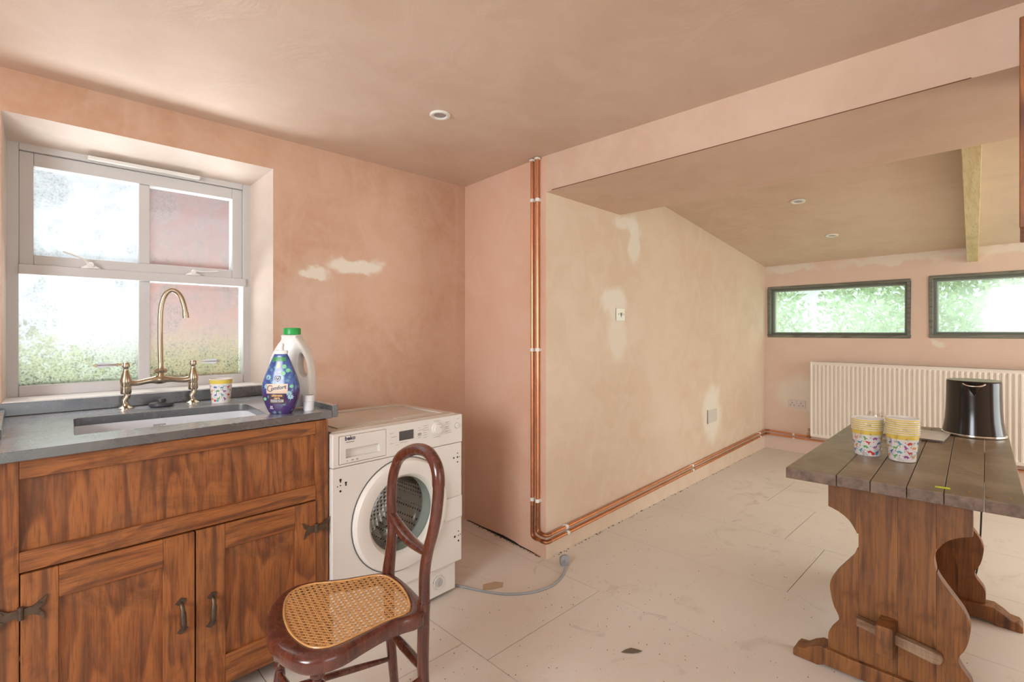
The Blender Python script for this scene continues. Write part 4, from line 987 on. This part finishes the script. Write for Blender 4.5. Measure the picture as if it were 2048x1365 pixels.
def trestle(x0, sgn):
    pl = [-.192, -.105, -.008, .10, .192]
    # three glued boards form the shaped end: cut the silhouette into vertical strips
    sm = [(p[0], p[1]) for p in smooth_path([(y, z, 0) for y, z in SIL[1:]], 3)]
    right = [(.190, .690)] + sm
    def ext(z):   # half width at height z
        for p, q in zip(right, right[1:]):
            if q[1] <= z <= p[1]: t = (p[1] - z) / max(1e-6, p[1] - q[1]); return p[0] + (q[0] - p[0]) * t
        return .19
    zz = [.060 + (.690 - .060) * k / 60 for k in range(61)] + [.5745]
    zz = sorted(zz)
    for a, b in zip(pl, pl[1:]):
        # contiguous vertical runs where the silhouette covers the strip
        mb = MB(); rows = []
        for z in zz:
            e = ext(z); lo, hi = max(a, -e), min(b, e)
            rows.append((z, lo, hi) if hi - lo > .002 else None)
        def flush(run):
            if len(run) < 2: return
            poly = [(r_[2] - (.0003 if r_[2] == b else 0), r_[0]) for r_ in run] + [(r_[1] + (.0003 if r_[1] == a else 0), r_[0]) for r_ in run[::-1]]
            vs = [(x, .29 + p[0], p[1]) for x in (x0 - .018, x0 + .018) for p in poly]; n_ = len(run); m_n = 2 * n_
            fs = []
            for i in range(n_ - 1):
                f = (i, i + 1, m_n - 2 - i, m_n - 1 - i); fs.append(f); fs.append(tuple(k + m_n for k in f))
            fs += [(i, (i + 1) % m_n, m_n + (i + 1) % m_n, m_n + i) for i in range(m_n)]
            mb.add(vs, fs)
        run = []
        for r_ in rows + [None]:
            if r_: run.append(r_)
            else: flush(run); run = []
        if mb.v: obj('leg_board', rel(mb, tb), T_LEG, tb)
    ft = [(-.300, .0), (-.300, .022), (-.290, .036), (-.262, .040), (-.240, .058), (-.215, .072), (-.12, .066), (0, .066), (.12, .066), (.215, .072), (.240, .058), (.262, .040), (.290, .036), (.300, .022), (.300, .0), (.22, .0), (.20, .010), (-.20, .010), (-.22, .0)]
    obj('foot_bar', rel(MB().prism([(.29 + y, z) for y, z in ft], x0 - .036, x0 + .036, 'x'), tb), T_LEG, tb, bevel=.004)
    obj('top_cleat', rel(MB().box(x0 - .03, x0 + .03, .29 - .17, .29 + .17, .672, .6912), tb), T_LEG, tb, bevel=.003)
trestle(2.075, 1); trestle(2.86, -1)
obj('stretcher', rel(MB().box(1.975, 2.96, .283, .329, .150, .248), tb), T_LEG, tb, bevel=.004)
for x, sg in ((2.030, 1), (2.905, -1)):
    mb = MB().prism([(.390, .200), (.390, .228), (.19, .203), (.172, .197), (.166, .182), (.172, .168), (.19, .166)], x - .014, x + .014, 'x')
    obj('wedge', rel(mb, tb), wood('dusty_wedge', (.14, .07, .035), (.26, .15, .08), (.34, .21, .12), 'y', 2, .55, dust=.7, dustcol=(.38, .27, .17), stain=.2, seed=7), tb, bevel=.004)

# things on the table
ZT = .7305
def stack(x, y, nup, gname, who):
    base = thing('paper_cup', (x, y, ZT), 0, 'bottom cup of the %s stack, its dinosaur print and solid yellow band showing' % who, 'cup', gname)
    obj('cup_body', cup_mb(1.17, .0855), [CUPW, CUPY, CUPI], base); obj('dinosaur_print', dino_print(1.17, .0855, 3 if nup < 6 else 6, nup < 6), DC, base, smooth=False, weld=False)
    proto = thing('paper_cup', (x, y, ZT + .0077), 0, 'x', 'cup', gname)
    obj('cup_body', cup_mb(1.17, .0855), [CUPW, CUPY, CUPI], proto)
    words = ['second', 'third', 'fourth', 'fifth', 'sixth', 'seventh', 'eighth']
    for k in range(nup):
        lab = 'paper cup nested %s from the bottom in the %s stack' % (words[k], who) if k < nup - 1 else 'open topmost paper cup of the %s stack on the table' % who
        if k == 0: proto['label'] = lab
        else: dup(proto, (x + .0005 * (k % 3 - 1), y, ZT + .0077 * (k + 1)), lab)
stack(2.300, .408, 5, 'left stack of paper cups on the table', 'left, shorter')
stack(2.288, .300, 7, 'right stack of paper cups on the table', 'right, taller')
# clear film wrapping the stacks
m_, nt, b_ = mat('clear_film'); nt.nodes.remove(b_)
tr = N(nt, 'ShaderNodeBsdfTransparent'); tr.inputs[0].default_value = (.985, .985, .985, 1); gl = N(nt, 'ShaderNodeBsdfGlossy'); gl.inputs['Roughness'].default_value = .14
nz = noise(nt, coords(nt), 55, 3, .6)
bp = N(nt, 'ShaderNodeBump'); bp.inputs['Strength'].default_value = .35; bp.inputs['Distance'].default_value = .004; L(nt, nz, bp.inputs['Height']); L(nt, bp.outputs[0], gl.inputs['Normal'])
mx = N(nt, 'ShaderNodeMixShader'); L(nt, math_n(nt, 'MULTIPLY_ADD', ramp(nt, nz, .5, .72), .42), mx.inputs[0]); mx.inputs[0].links[0].from_node.inputs[2].default_value = .05
L(nt, tr.outputs[0], mx.inputs[1]); L(nt, gl.outputs[0], mx.inputs[2]); L(nt, mx.outputs[0], nt.nodes['Material Output'].inputs[0])
FILM = m_
def film(name, ctr, rx, ry, rz, n, seed, label):
    rr = random.Random(seed); bm = bmesh.new(); bmesh.ops.create_icosphere(bm, subdivisions=n, radius=1)
    mb = MB()
    vs = []
    for v in bm.verts:
        k = 1 + rr.uniform(-.22, .22); vs.append((ctr[0] + v.co.x * rx * k, ctr[1] + v.co.y * ry * k, max(ctr[2] + v.co.z * rz * k, ZT + .001)))
    mb.add(vs, [[v.index for v in f.verts] for f in bm.faces]); bm.free()
    return obj(name, mb, FILM, smooth=False, label=label, cat='plastic wrap', weld=False)
def sleeve(x, y, n, seed, label):
    rr = random.Random(seed); mb = MB(); prof = [(.043, .002), (.046, .03), (.050, .065), (.0535, .0855), (.0535, .0855 + .0077 * n), (.050, .093 + .0077 * n)]
    vs = []; S = 30
    for r_, h in prof:
        for k in range(S): q = r_ + rr.uniform(0, .0022); a = 2 * math.pi * k / S; vs.append((x + q * math.cos(a), y + q * math.sin(a), ZT + h))
    mb.add(vs, [(i * S + k, i * S + (k + 1) % S, (i + 1) * S + (k + 1) % S, (i + 1) * S + k) for i in range(len(prof) - 1) for k in range(S)])
    return obj('plastic_sleeve', mb, FILM, smooth=False, label=label, cat='plastic wrap')
sleeve(2.300, .408, 5, 1, 'clear film sleeve around the left, shorter cup stack'); sleeve(2.288, .300, 7, 2, 'clear film sleeve around the right, taller cup stack')
film('plastic_wrap', (2.44, .40, ZT + .085), .05, .085, .055, 3, 4, 'crumpled clear plastic wrap standing behind the two cup stacks')
film('plastic_wrap', (2.330, .350, ZT + .016), .018, .022, .016, 2, 9, 'small crumple of clear film on the table between the cup stacks')
# white booklet
bk = thing('booklet', (2.87, .37, ZT), -2, 'white booklet lying flat behind the cup stacks', 'booklet')
obj('cover', MB().box(-.115, .125, -.150, .175, .008, .0095), plain('booklet_white', (.72, .72, .72), .35, var=.02), bk, bevel=.0005)
obj('pages', MB().box(-.110, .122, -.148, .172, 0, .0078), plain('booklet_edge', (.20, .18, .16), .6), bk)
# kettle
KB = plain('black_gloss', (.012, .011, .010), .16, var=.02)
kt = thing('kettle', (3.065, .147, ZT), 0, 'tall black tapered kettle with a chrome base ring, on the far corner of the table', 'kettle')
obj('body', MB().lathe([(.108, .010), (.105, .03), (.099, .07), (.096, .12), (.0945, .18), (.094, .236), (.093, .243), (.090, .245), (.03, .243), (.001, .243)], seg=48), KB, kt, angle=50)
obj('base_ring', MB().lathe([(.105, 0), (.1105, .002), (.1115, .006), (.1105, .011), (.107, .013)], seg=48), M_chrome, kt)
obj('lid_rim', MB().lathe([(.091, .2445), (.093, .2455), (.092, .2475), (.089, .247)], seg=48), plain('dull_steel_rim', (.32, .30, .26), .35, .8), kt)
VD = Vector((-.905, -.06, 0)).normalized(); VR = Vector((-VD.y, VD.x, 0))   # the spout faces the cups
sp_ = MB(); top = [VD * .091 + VR * s for s in (-.034, -.02, 0, .02, .034)]
vs = [(p.x + VD.x * k * .016, p.y + VD.y * k * .016, .240) for p, k in zip(top, (0, .8, 1, .8, 0))] + [(VD.x * .096, VD.y * .096, .185)] + [(VD.x * .080 + VR.x * s, VD.y * .080 + VR.y * s, .238) for s in (-.034, .034)]
sp_.add(vs, [(0, 1, 5), (1, 2, 5), (2, 3, 5), (3, 4, 5), (6, 0, 5), (4, 7, 5), (6, 0, 1, 2, 3, 4, 7)])
obj('spout', sp_, KB, kt)
lip = smooth_path([(p.x + VD.x * (.003 + k * .017), p.y + VD.y * (.003 + k * .017), .236 - .0 * k) for p, k in zip([VD * .092 + VR * s for s in (-.036, -.024, 0, .024, .036)], (0, .75, 1, .75, 0))], 4)
obj('spout_lip', MB().tube([(p.x, p.y, .237 - .010 * math.sin(math.pi * i / (len(lip) - 1))) for i, p in enumerate(lip)], .0028, 8), M_chrome, kt)
obj('kettle_cord', rel(MB().tube(smooth_path([(.10, -.01, .006), (.150, -.02, .004), (.165, -.02, -.03), (.160, -.022, -.30), (.12, -.01, -.62), (.02, .02, -.726)], 6), .0035, 8), type('o', (), {'location': (0, 0, 0)})), plain('black_flex', (.02, .018, .016), .5), kt)
obj('crayon', MB().tube([(1.948, .178, ZT + .0036), (1.954, .144, ZT + .0036)], [.003, .0032], 8), plain('yellow_green', (.42, .46, .03), .5), label='small yellow-green crayon near the front edge of the table', cat='crayon')
BRS = plain('brass_screw', (.45, .33, .16), .35, 1.0)
for i, (x, y, a, lab) in enumerate(((1.950, .100, 20, 'small brass screw lying left of the dark board seam at the table front'), (1.925, .065, -40, 'small brass screw lying on the dark board seam at the table front'), (1.955, .018, 10, 'small brass screw lying right of the dark board seam, nearest the table corner'))):
    mb = MB().lathe([(.0038, 0), (.0038, .0012), (.0018, .0035), (.0016, .016), (.0003, .020)], axis='x', seg=10).xf(lambda v: place((x, y, ZT + .0041), a)((v[0], v[1], v[2])))
    obj('screw', mb, BRS, label=lab, cat='screw', group='loose screws on the table')

# ------------------------------------------------------------------ radiator
RW = plain('radiator_white', (.80, .74, .66), .35, var=.02)
rd = thing('radiator', far((-.451 - .72, -.06, .199)), 0, 'long white ribbed panel radiator under the slot windows', 'radiator')
RX0, RX1, RZ0, RZ1 = -2.45, -.451, .199, .905
prof = []; pit = .0333; x = RX0 + .012
nrib = int((RX1 - RX0 - .024) / pit)
for k in range(nrib):
    x0 = RX1 - .012 - k * pit
    prof += [(x0, 0), (x0 - pit * .10, 0), (x0 - pit * .28, .012), (x0 - pit * .62, .012), (x0 - pit * .80, 0)]
prof.append((RX0 + .012, 0))
vs = []; fs = []
lv = [(RZ0, 0), (RZ0 + .025, 0), (RZ0 + .045, 1), (RZ1 - .045, 1), (RZ1 - .025, 0), (RZ1, 0)]
for z, k in lv:
    for p in prof: vs.append((p[0], -.105 + p[1] * k, z))
m = len(prof)
fs = [(r * m + i, r * m + i + 1, (r + 1) * m + i + 1, (r + 1) * m + i) for r in range(len(lv) - 1) for i in range(m - 1)]
obj('front_panel', rel(MB().add(vs, fs).xf(far), rd), RW, rd, angle=30)
for sx0 in (RX0, RX1 - .012): obj('side_panel', rel(MB().box(sx0, sx0 + .012, -.110, -.035, RZ0, RZ1).xf(far), rd), RW, rd, bevel=.003)
mb = MB().box(RX0, RX1, -.110, -.035, RZ1 - .004, RZ1 + .002)
for k in range(4): mb.box(RX0, RX1, -.110, -.106, RZ1 - .008 - k * .0, RZ1 + .002)
obj('top_grille', rel(mb.xf(far), rd), RW, rd, bevel=.003)
obj('back_panel', rel(MB().box(RX0 + .01, RX1 - .01, -.050, -.045, RZ0, RZ1).xf(far), rd), RW, rd)
obj('wall_bracket', rel(MB().box(-.80, -.76, -.045, 0, .3, .8).xf(far), rd), RW, rd)
vx, vy = RX1 + .022, -.072
mb = MB().lathe([(.010, .205), (.014, .208), (.014, .222), (.009, .226), (.009, .240), (.013, .243), (.013, .262), (.006, .266)], (vx, vy, 0), 14).tube([(vx - .03, vy, .232), (vx, vy, .232)], .009, 10)
obj('valve', rel(mb.xf(far), rd), plain('valve_brass', (.55, .40, .24), .35, .9), rd)

# ------------------------------------------------------------------ copper pipes
def wBx(y): return 1.965 + (y - 1.742) * .0771           # face of wall_middle
def wAy(x): return 1.742 + (x - 1.965) * al              # face of wall_inner
def pipe(nm, yv, z0, z1, zf, off, endd, label, clipz, clipx):
    t = thing(nm, (wBx(yv) - .02, yv, 0), 0, label, 'pipe', 'copper heating pipes')
    r_ = .0088
    c1 = (wBx(yv) - off, yv)
    cor = (1.965 - off, 1.742 - off)
    fx = FP + fd * (-off) + fn * (-off) ; fz = zf
    fx = (5.47 - off - .004, wAy(5.47 - off) - off)
    pts = [(c1[0], c1[1], 2.1185), (c1[0], c1[1], z0), (cor[0], cor[1], z0), (fx[0], fx[1], z1)]
    pts += endd(fx, fz)
    # straight runs with rounded elbows
    P = [Vector(p) for p in pts]; path = [P[0]]
    for i in range(1, len(P) - 1):
        a, p, b = P[i - 1], P[i], P[i + 1]; q = .020
        u = (a - p).normalized(); v = (b - p).normalized()
        for k in range(6):
            s_ = k / 5; path.append((p + u * q) * (1 - s_) ** 2 + p * 2 * s_ * (1 - s_) + (p + v * q) * s_ * s_)
    path.append(P[-1])
    obj('tube', rel(MB().tube(path, r_, 14), t), M_copper, t)
    for i in range(1, len(P) - 1):
        a, p, b = P[i - 1], P[i], P[i + 1]; u = (a - p).normalized(); v = (b - p).normalized(); q = .024; el = [p + u * .036]
        for k in range(6): s_ = k / 5; el.append((p + u * q) * (1 - s_) ** 2 + p * 2 * s_ * (1 - s_) + (p + v * q) * s_ * s_)
        el.append(p + v * .036)
        obj('elbow', rel(MB().tube(el, r_ + .0016, 14), t), M_copperd, t)
    # tarnished length just above the lower elbow
    obj('joint_sleeve', rel(MB().tube([(c1[0], c1[1], z0 + .03), (c1[0], c1[1], z0 + .17)], r_ + .0006, 14), t), M_copperd, t)
    obj('collar', rel(MB().lathe([(r_ + .001, 2.104), (.017, 2.106), (.017, 2.1125), (r_, 2.1165)], (c1[0], c1[1], 0), 18), t), M_plastic, t)
    for z in clipz:
        mb = MB().tube([(c1[0], c1[1], z - .009), (c1[0], c1[1], z + .009)], r_ + .0035, 14).box(c1[0], wBx(yv), c1[1] - .010, c1[1] + .014, z - .008, z + .008)
        obj('pipe_clip', rel(mb, t), M_plastic, t, bevel=.0012)
    for x in clipx:
        k = (x - cor[0]) / (fx[0] - cor[0]); z = z0 + (z1 - z0) * k; y = cor[1] + (fx[1] - cor[1]) * k
        mb = MB().tube([(x - .009, y, z), (x + .009, y, z)], r_ + .0035, 14).box(x - .008, x + .008, y, wAy(x), z - .010, z + .010)
        obj('pipe_clip', rel(mb, t), M_plastic, t, bevel=.0012)
    yc = 1.563; s_ = (yc - 1.842) ; p = far((s_, -off, fz))
    mb = MB().tube([far((s_ - .009, -off, fz)), far((s_ + .009, -off, fz))], r_ + .0035, 14).add([tuple(far(q)) for q in ((s_ - .008, 0, fz - .01), (s_ + .008, 0, fz - .01), (s_ + .008, 0, fz + .01), (s_ - .008, 0, fz + .01), (s_ - .008, -off, fz - .01), (s_ + .008, -off, fz - .01), (s_ + .008, -off, fz + .01), (s_ - .008, -off, fz + .01))], [(0, 1, 2, 3), (4, 5, 6, 7), (0, 1, 5, 4), (2, 3, 7, 6), (1, 2, 6, 5), (0, 3, 7, 4)])
    obj('pipe_clip', rel(mb, t), M_plastic, t)
def end_low(fx, fz): return [tuple(far((-4.0, -.020, fz)))]
def end_valve(fx, fz):
    q = far((vx, -.020, .176)); q2 = far((vx, vy, .178)); q3 = far((vx, vy, .210))
    return [tuple(q), tuple(q2), tuple(q3)]
pipe('copper_pipe', 1.828, .098, .150, .141, .020, end_low, 'left-hand vertical copper pipe, turning into the lower run above the floor', (1.895, 1.098, .300), (2.125, 3.70, 5.25))
pipe('copper_pipe', 1.788, .134, .186, .178, .020, end_valve, 'right-hand vertical copper pipe, turning into the upper run above the floor', (1.892, 1.100, .302), (2.112, 3.69, 5.23))

# ------------------------------------------------------------------ plates and sockets on the walls
pt = thing('outlet_plate', (2.682, wAy(2.682) - .003, 1.2625), 1.63, 'small white single outlet plate on a pale filler patch of the alcove wall', 'outlet')
obj('face', MB().box(-.046, .046, -.009, .0, 0, .078), plain('plate_ivory', (.82, .82, .72), .35, var=.01), pt, bevel=.003)
obj('screw_head', MB().lathe([(.004, -.0105), (.004, -.008)], (-.030, 0, .041), 10, axis='y').lathe([(.004, -.0105), (.004, -.008)], (.030, 0, .041), 10, axis='y'), plain('screw_grey', (.25, .24, .20), .5), pt)
obj('socket_hole', MB().prism([(-.012, .050), (.012, .050), (.010, .034), (.003, .030), (.003, .022), (-.003, .022), (-.003, .030), (-.010, .034)], -.0098, -.0085, 'y'), plain('socket_grey', (.22, .20, .17), .6), pt)
pt = thing('blank_plate', (4.12, wAy(4.12) - .001, .437), 1.63, 'unpainted blank plate plastered around, low on the alcove wall', 'outlet')
obj('face', MB().box(-.095, .095, -.0035, 0, 0, .105), plain('plate_grey', (.62, .56, .50), .5), pt, bevel=.003)
obj('edge_shadow_gap', MB().box(-.100, -.094, -.004, -.001, -.004, .110), plain('gap', (.2, .15, .1), .8), pt)
ps = far((-.300, 0, .444)); pt = thing('double_socket', ps, 0, 'white double power socket in a filler patch beside the radiator', 'outlet')
mb = MB().box(-.380, -.222, -.009, -.0005, .440, .517)
obj('face', rel(mb.xf(far), pt), plain('socket_white', (.66, .60, .57), .4), pt, bevel=.002)
hs = MB()
for cx0 in (-.262, -.340):
    for dx, dz in ((0, .030), (-.016, .006), (.016, .006)): hs.box(cx0 + dx - .0035, cx0 + dx + .0035, -.0100, -.0088, .455 + dz, .455 + dz + .008)
obj('pin_hole', rel(hs.xf(far), pt), plain('pin_dark', (.08, .06, .06), .6), pt, smooth=False)
obj('rocker', rel(MB().box(-.285, -.275, -.0120, -.008, .492, .510).box(-.327, -.317, -.0120, -.008, .492, .510).xf(far), pt), M_plastic, pt, bevel=.001)

# ------------------------------------------------------------------ recessed downlights
def downlight(loc, label, tilt=0):
    t = thing('downlight', loc, 0, label, 'ceiling light', 'recessed downlights')
    if tilt: t.rotation_euler = (0, tilt, 0)
    obj('bezel', MB().lathe([(.026, -.002), (.029, -.006), (.034, -.0075), (.040, -.0065), (.0435, -.003), (.0435, .001)], seg=36, cap=False), M_plastic, t)
    obj('lens', MB().lathe([(.027, -.002), (.020, .0), (.001, .0)], seg=28), plain('lens_grey', (.34, .32, .34), .3), t)
downlight((1.270, 1.725, CH - .0015), 'white recessed downlight in the flat kitchen ceiling')
tl = math.atan(.1063)
for (x, y), lab in (((3.637, 1.021), 'recessed downlight in the sloping ceiling, the nearer of the two'), ((4.561, 1.039), 'recessed downlight in the sloping ceiling, the farther one, nearer the slot windows')):
    downlight((x, y, zs(x) - .002), lab, tl)

# ------------------------------------------------------------------ wall cabinet at the right edge of the frame
wc = thing('wall_cabinet', (1.85, -.35, 1.447), 0, 'brown oak wall cabinet cut off by the right edge of the photo', 'cabinet')
OKW = oak('aged_oak_wall_cabinet', 'z', 12)
obj('carcass', rel(MB().box(1.726, 2.003, -.70, .000, 1.447, 1.953), wc), OKW, wc, bevel=.003)
obj('door', rel(MB().box(1.708, 1.7255, -.349, .001, 1.447, 1.953), wc), OKW, wc, bevel=.003)
obj('door', rel(MB().box(1.708, 1.7255, -.70, -.351, 1.447, 1.953), wc), OKW, wc, bevel=.003)

# ------------------------------------------------------------------ small things on the floor
lf = MB().add([(-.055, 0, .002), (-.03, .008, .006), (0, .012, .010), (.03, .008, .006), (.055, .002, .003), (.03, -.007, .003), (0, -.009, .002), (-.03, -.006, .002), (0, 0, .006)], [(8, i, (i + 1) % 8) for i in range(8)])
lf.xf(lambda v: place((1.625, 1.015, .0005), -42)((v[0] * .75, v[1], v[2])))
obj('dried_leaf', lf, plain('dry_leaf', (.13, .095, .06), .8), label='dried curled leaf lying in the middle of the floor', cat='leaf')
rr_ = random.Random(21); mb = MB()
for _ in range(420):
    if rr_.random() < .45: x, y = rr_.uniform(.5, 2.0), rr_.uniform(.6, 1.6)
    else: x, y = rr_.uniform(.6, 3.4), rr_.uniform(.1, 1.7)
    s_ = rr_.uniform(.0010, .0030); a = rr_.uniform(0, 3)
    mb.prism([(x + s_ * math.cos(a + t), y + s_ * math.sin(a + t) * .6) for t in (0, 1.6, 3.1, 4.6)], .0002, .0002 + s_ * .6)
for _ in range(160):   # grit along the foot of the walls
    if rr_.random() < .6: x = rr_.uniform(1.98, 5.3); y = wAy(x) - abs(rr_.gauss(.004, .006)) - .003
    else: y = rr_.uniform(1.76, 2.45); x = wBx(y) - abs(rr_.gauss(.003, .004)) - .003
    s_ = rr_.uniform(.002, .007); a = rr_.uniform(0, 3)
    mb.prism([(x + s_ * math.cos(a + t), y + s_ * math.sin(a + t) * .6) for t in (0, 1.6, 3.1, 4.6)], .0002, .0002 + s_ * .5)
obj('floor_debris', mb, plain('debris', (.22, .14, .09), .9, var=.4, scale=60), label='specks of plaster and grit scattered over the floor', cat='debris', kind='stuff', smooth=False, weld=False)
st = MB().add([(-.05, -.03, .0012), (.045, -.025, .001), (.05, .03, .0012), (-.04, .035, .001)], [(0, 1, 2, 3)])
st = MB().prism([(-.055, -.02), (-.01, -.034), (.04, -.028), (.056, .012), (.02, .034), (-.04, .026)], .0002, .0014).xf(lambda v: place((1.585, 1.738, 0), -25)((v[0], v[1], v[2])))
obj('tape_remnant', st, plain('tape', (.50, .36, .24), .7, var=.15, scale=30), label='torn pale paper remnant stuck on the floor behind the grey cable', cat='paper', smooth=False)
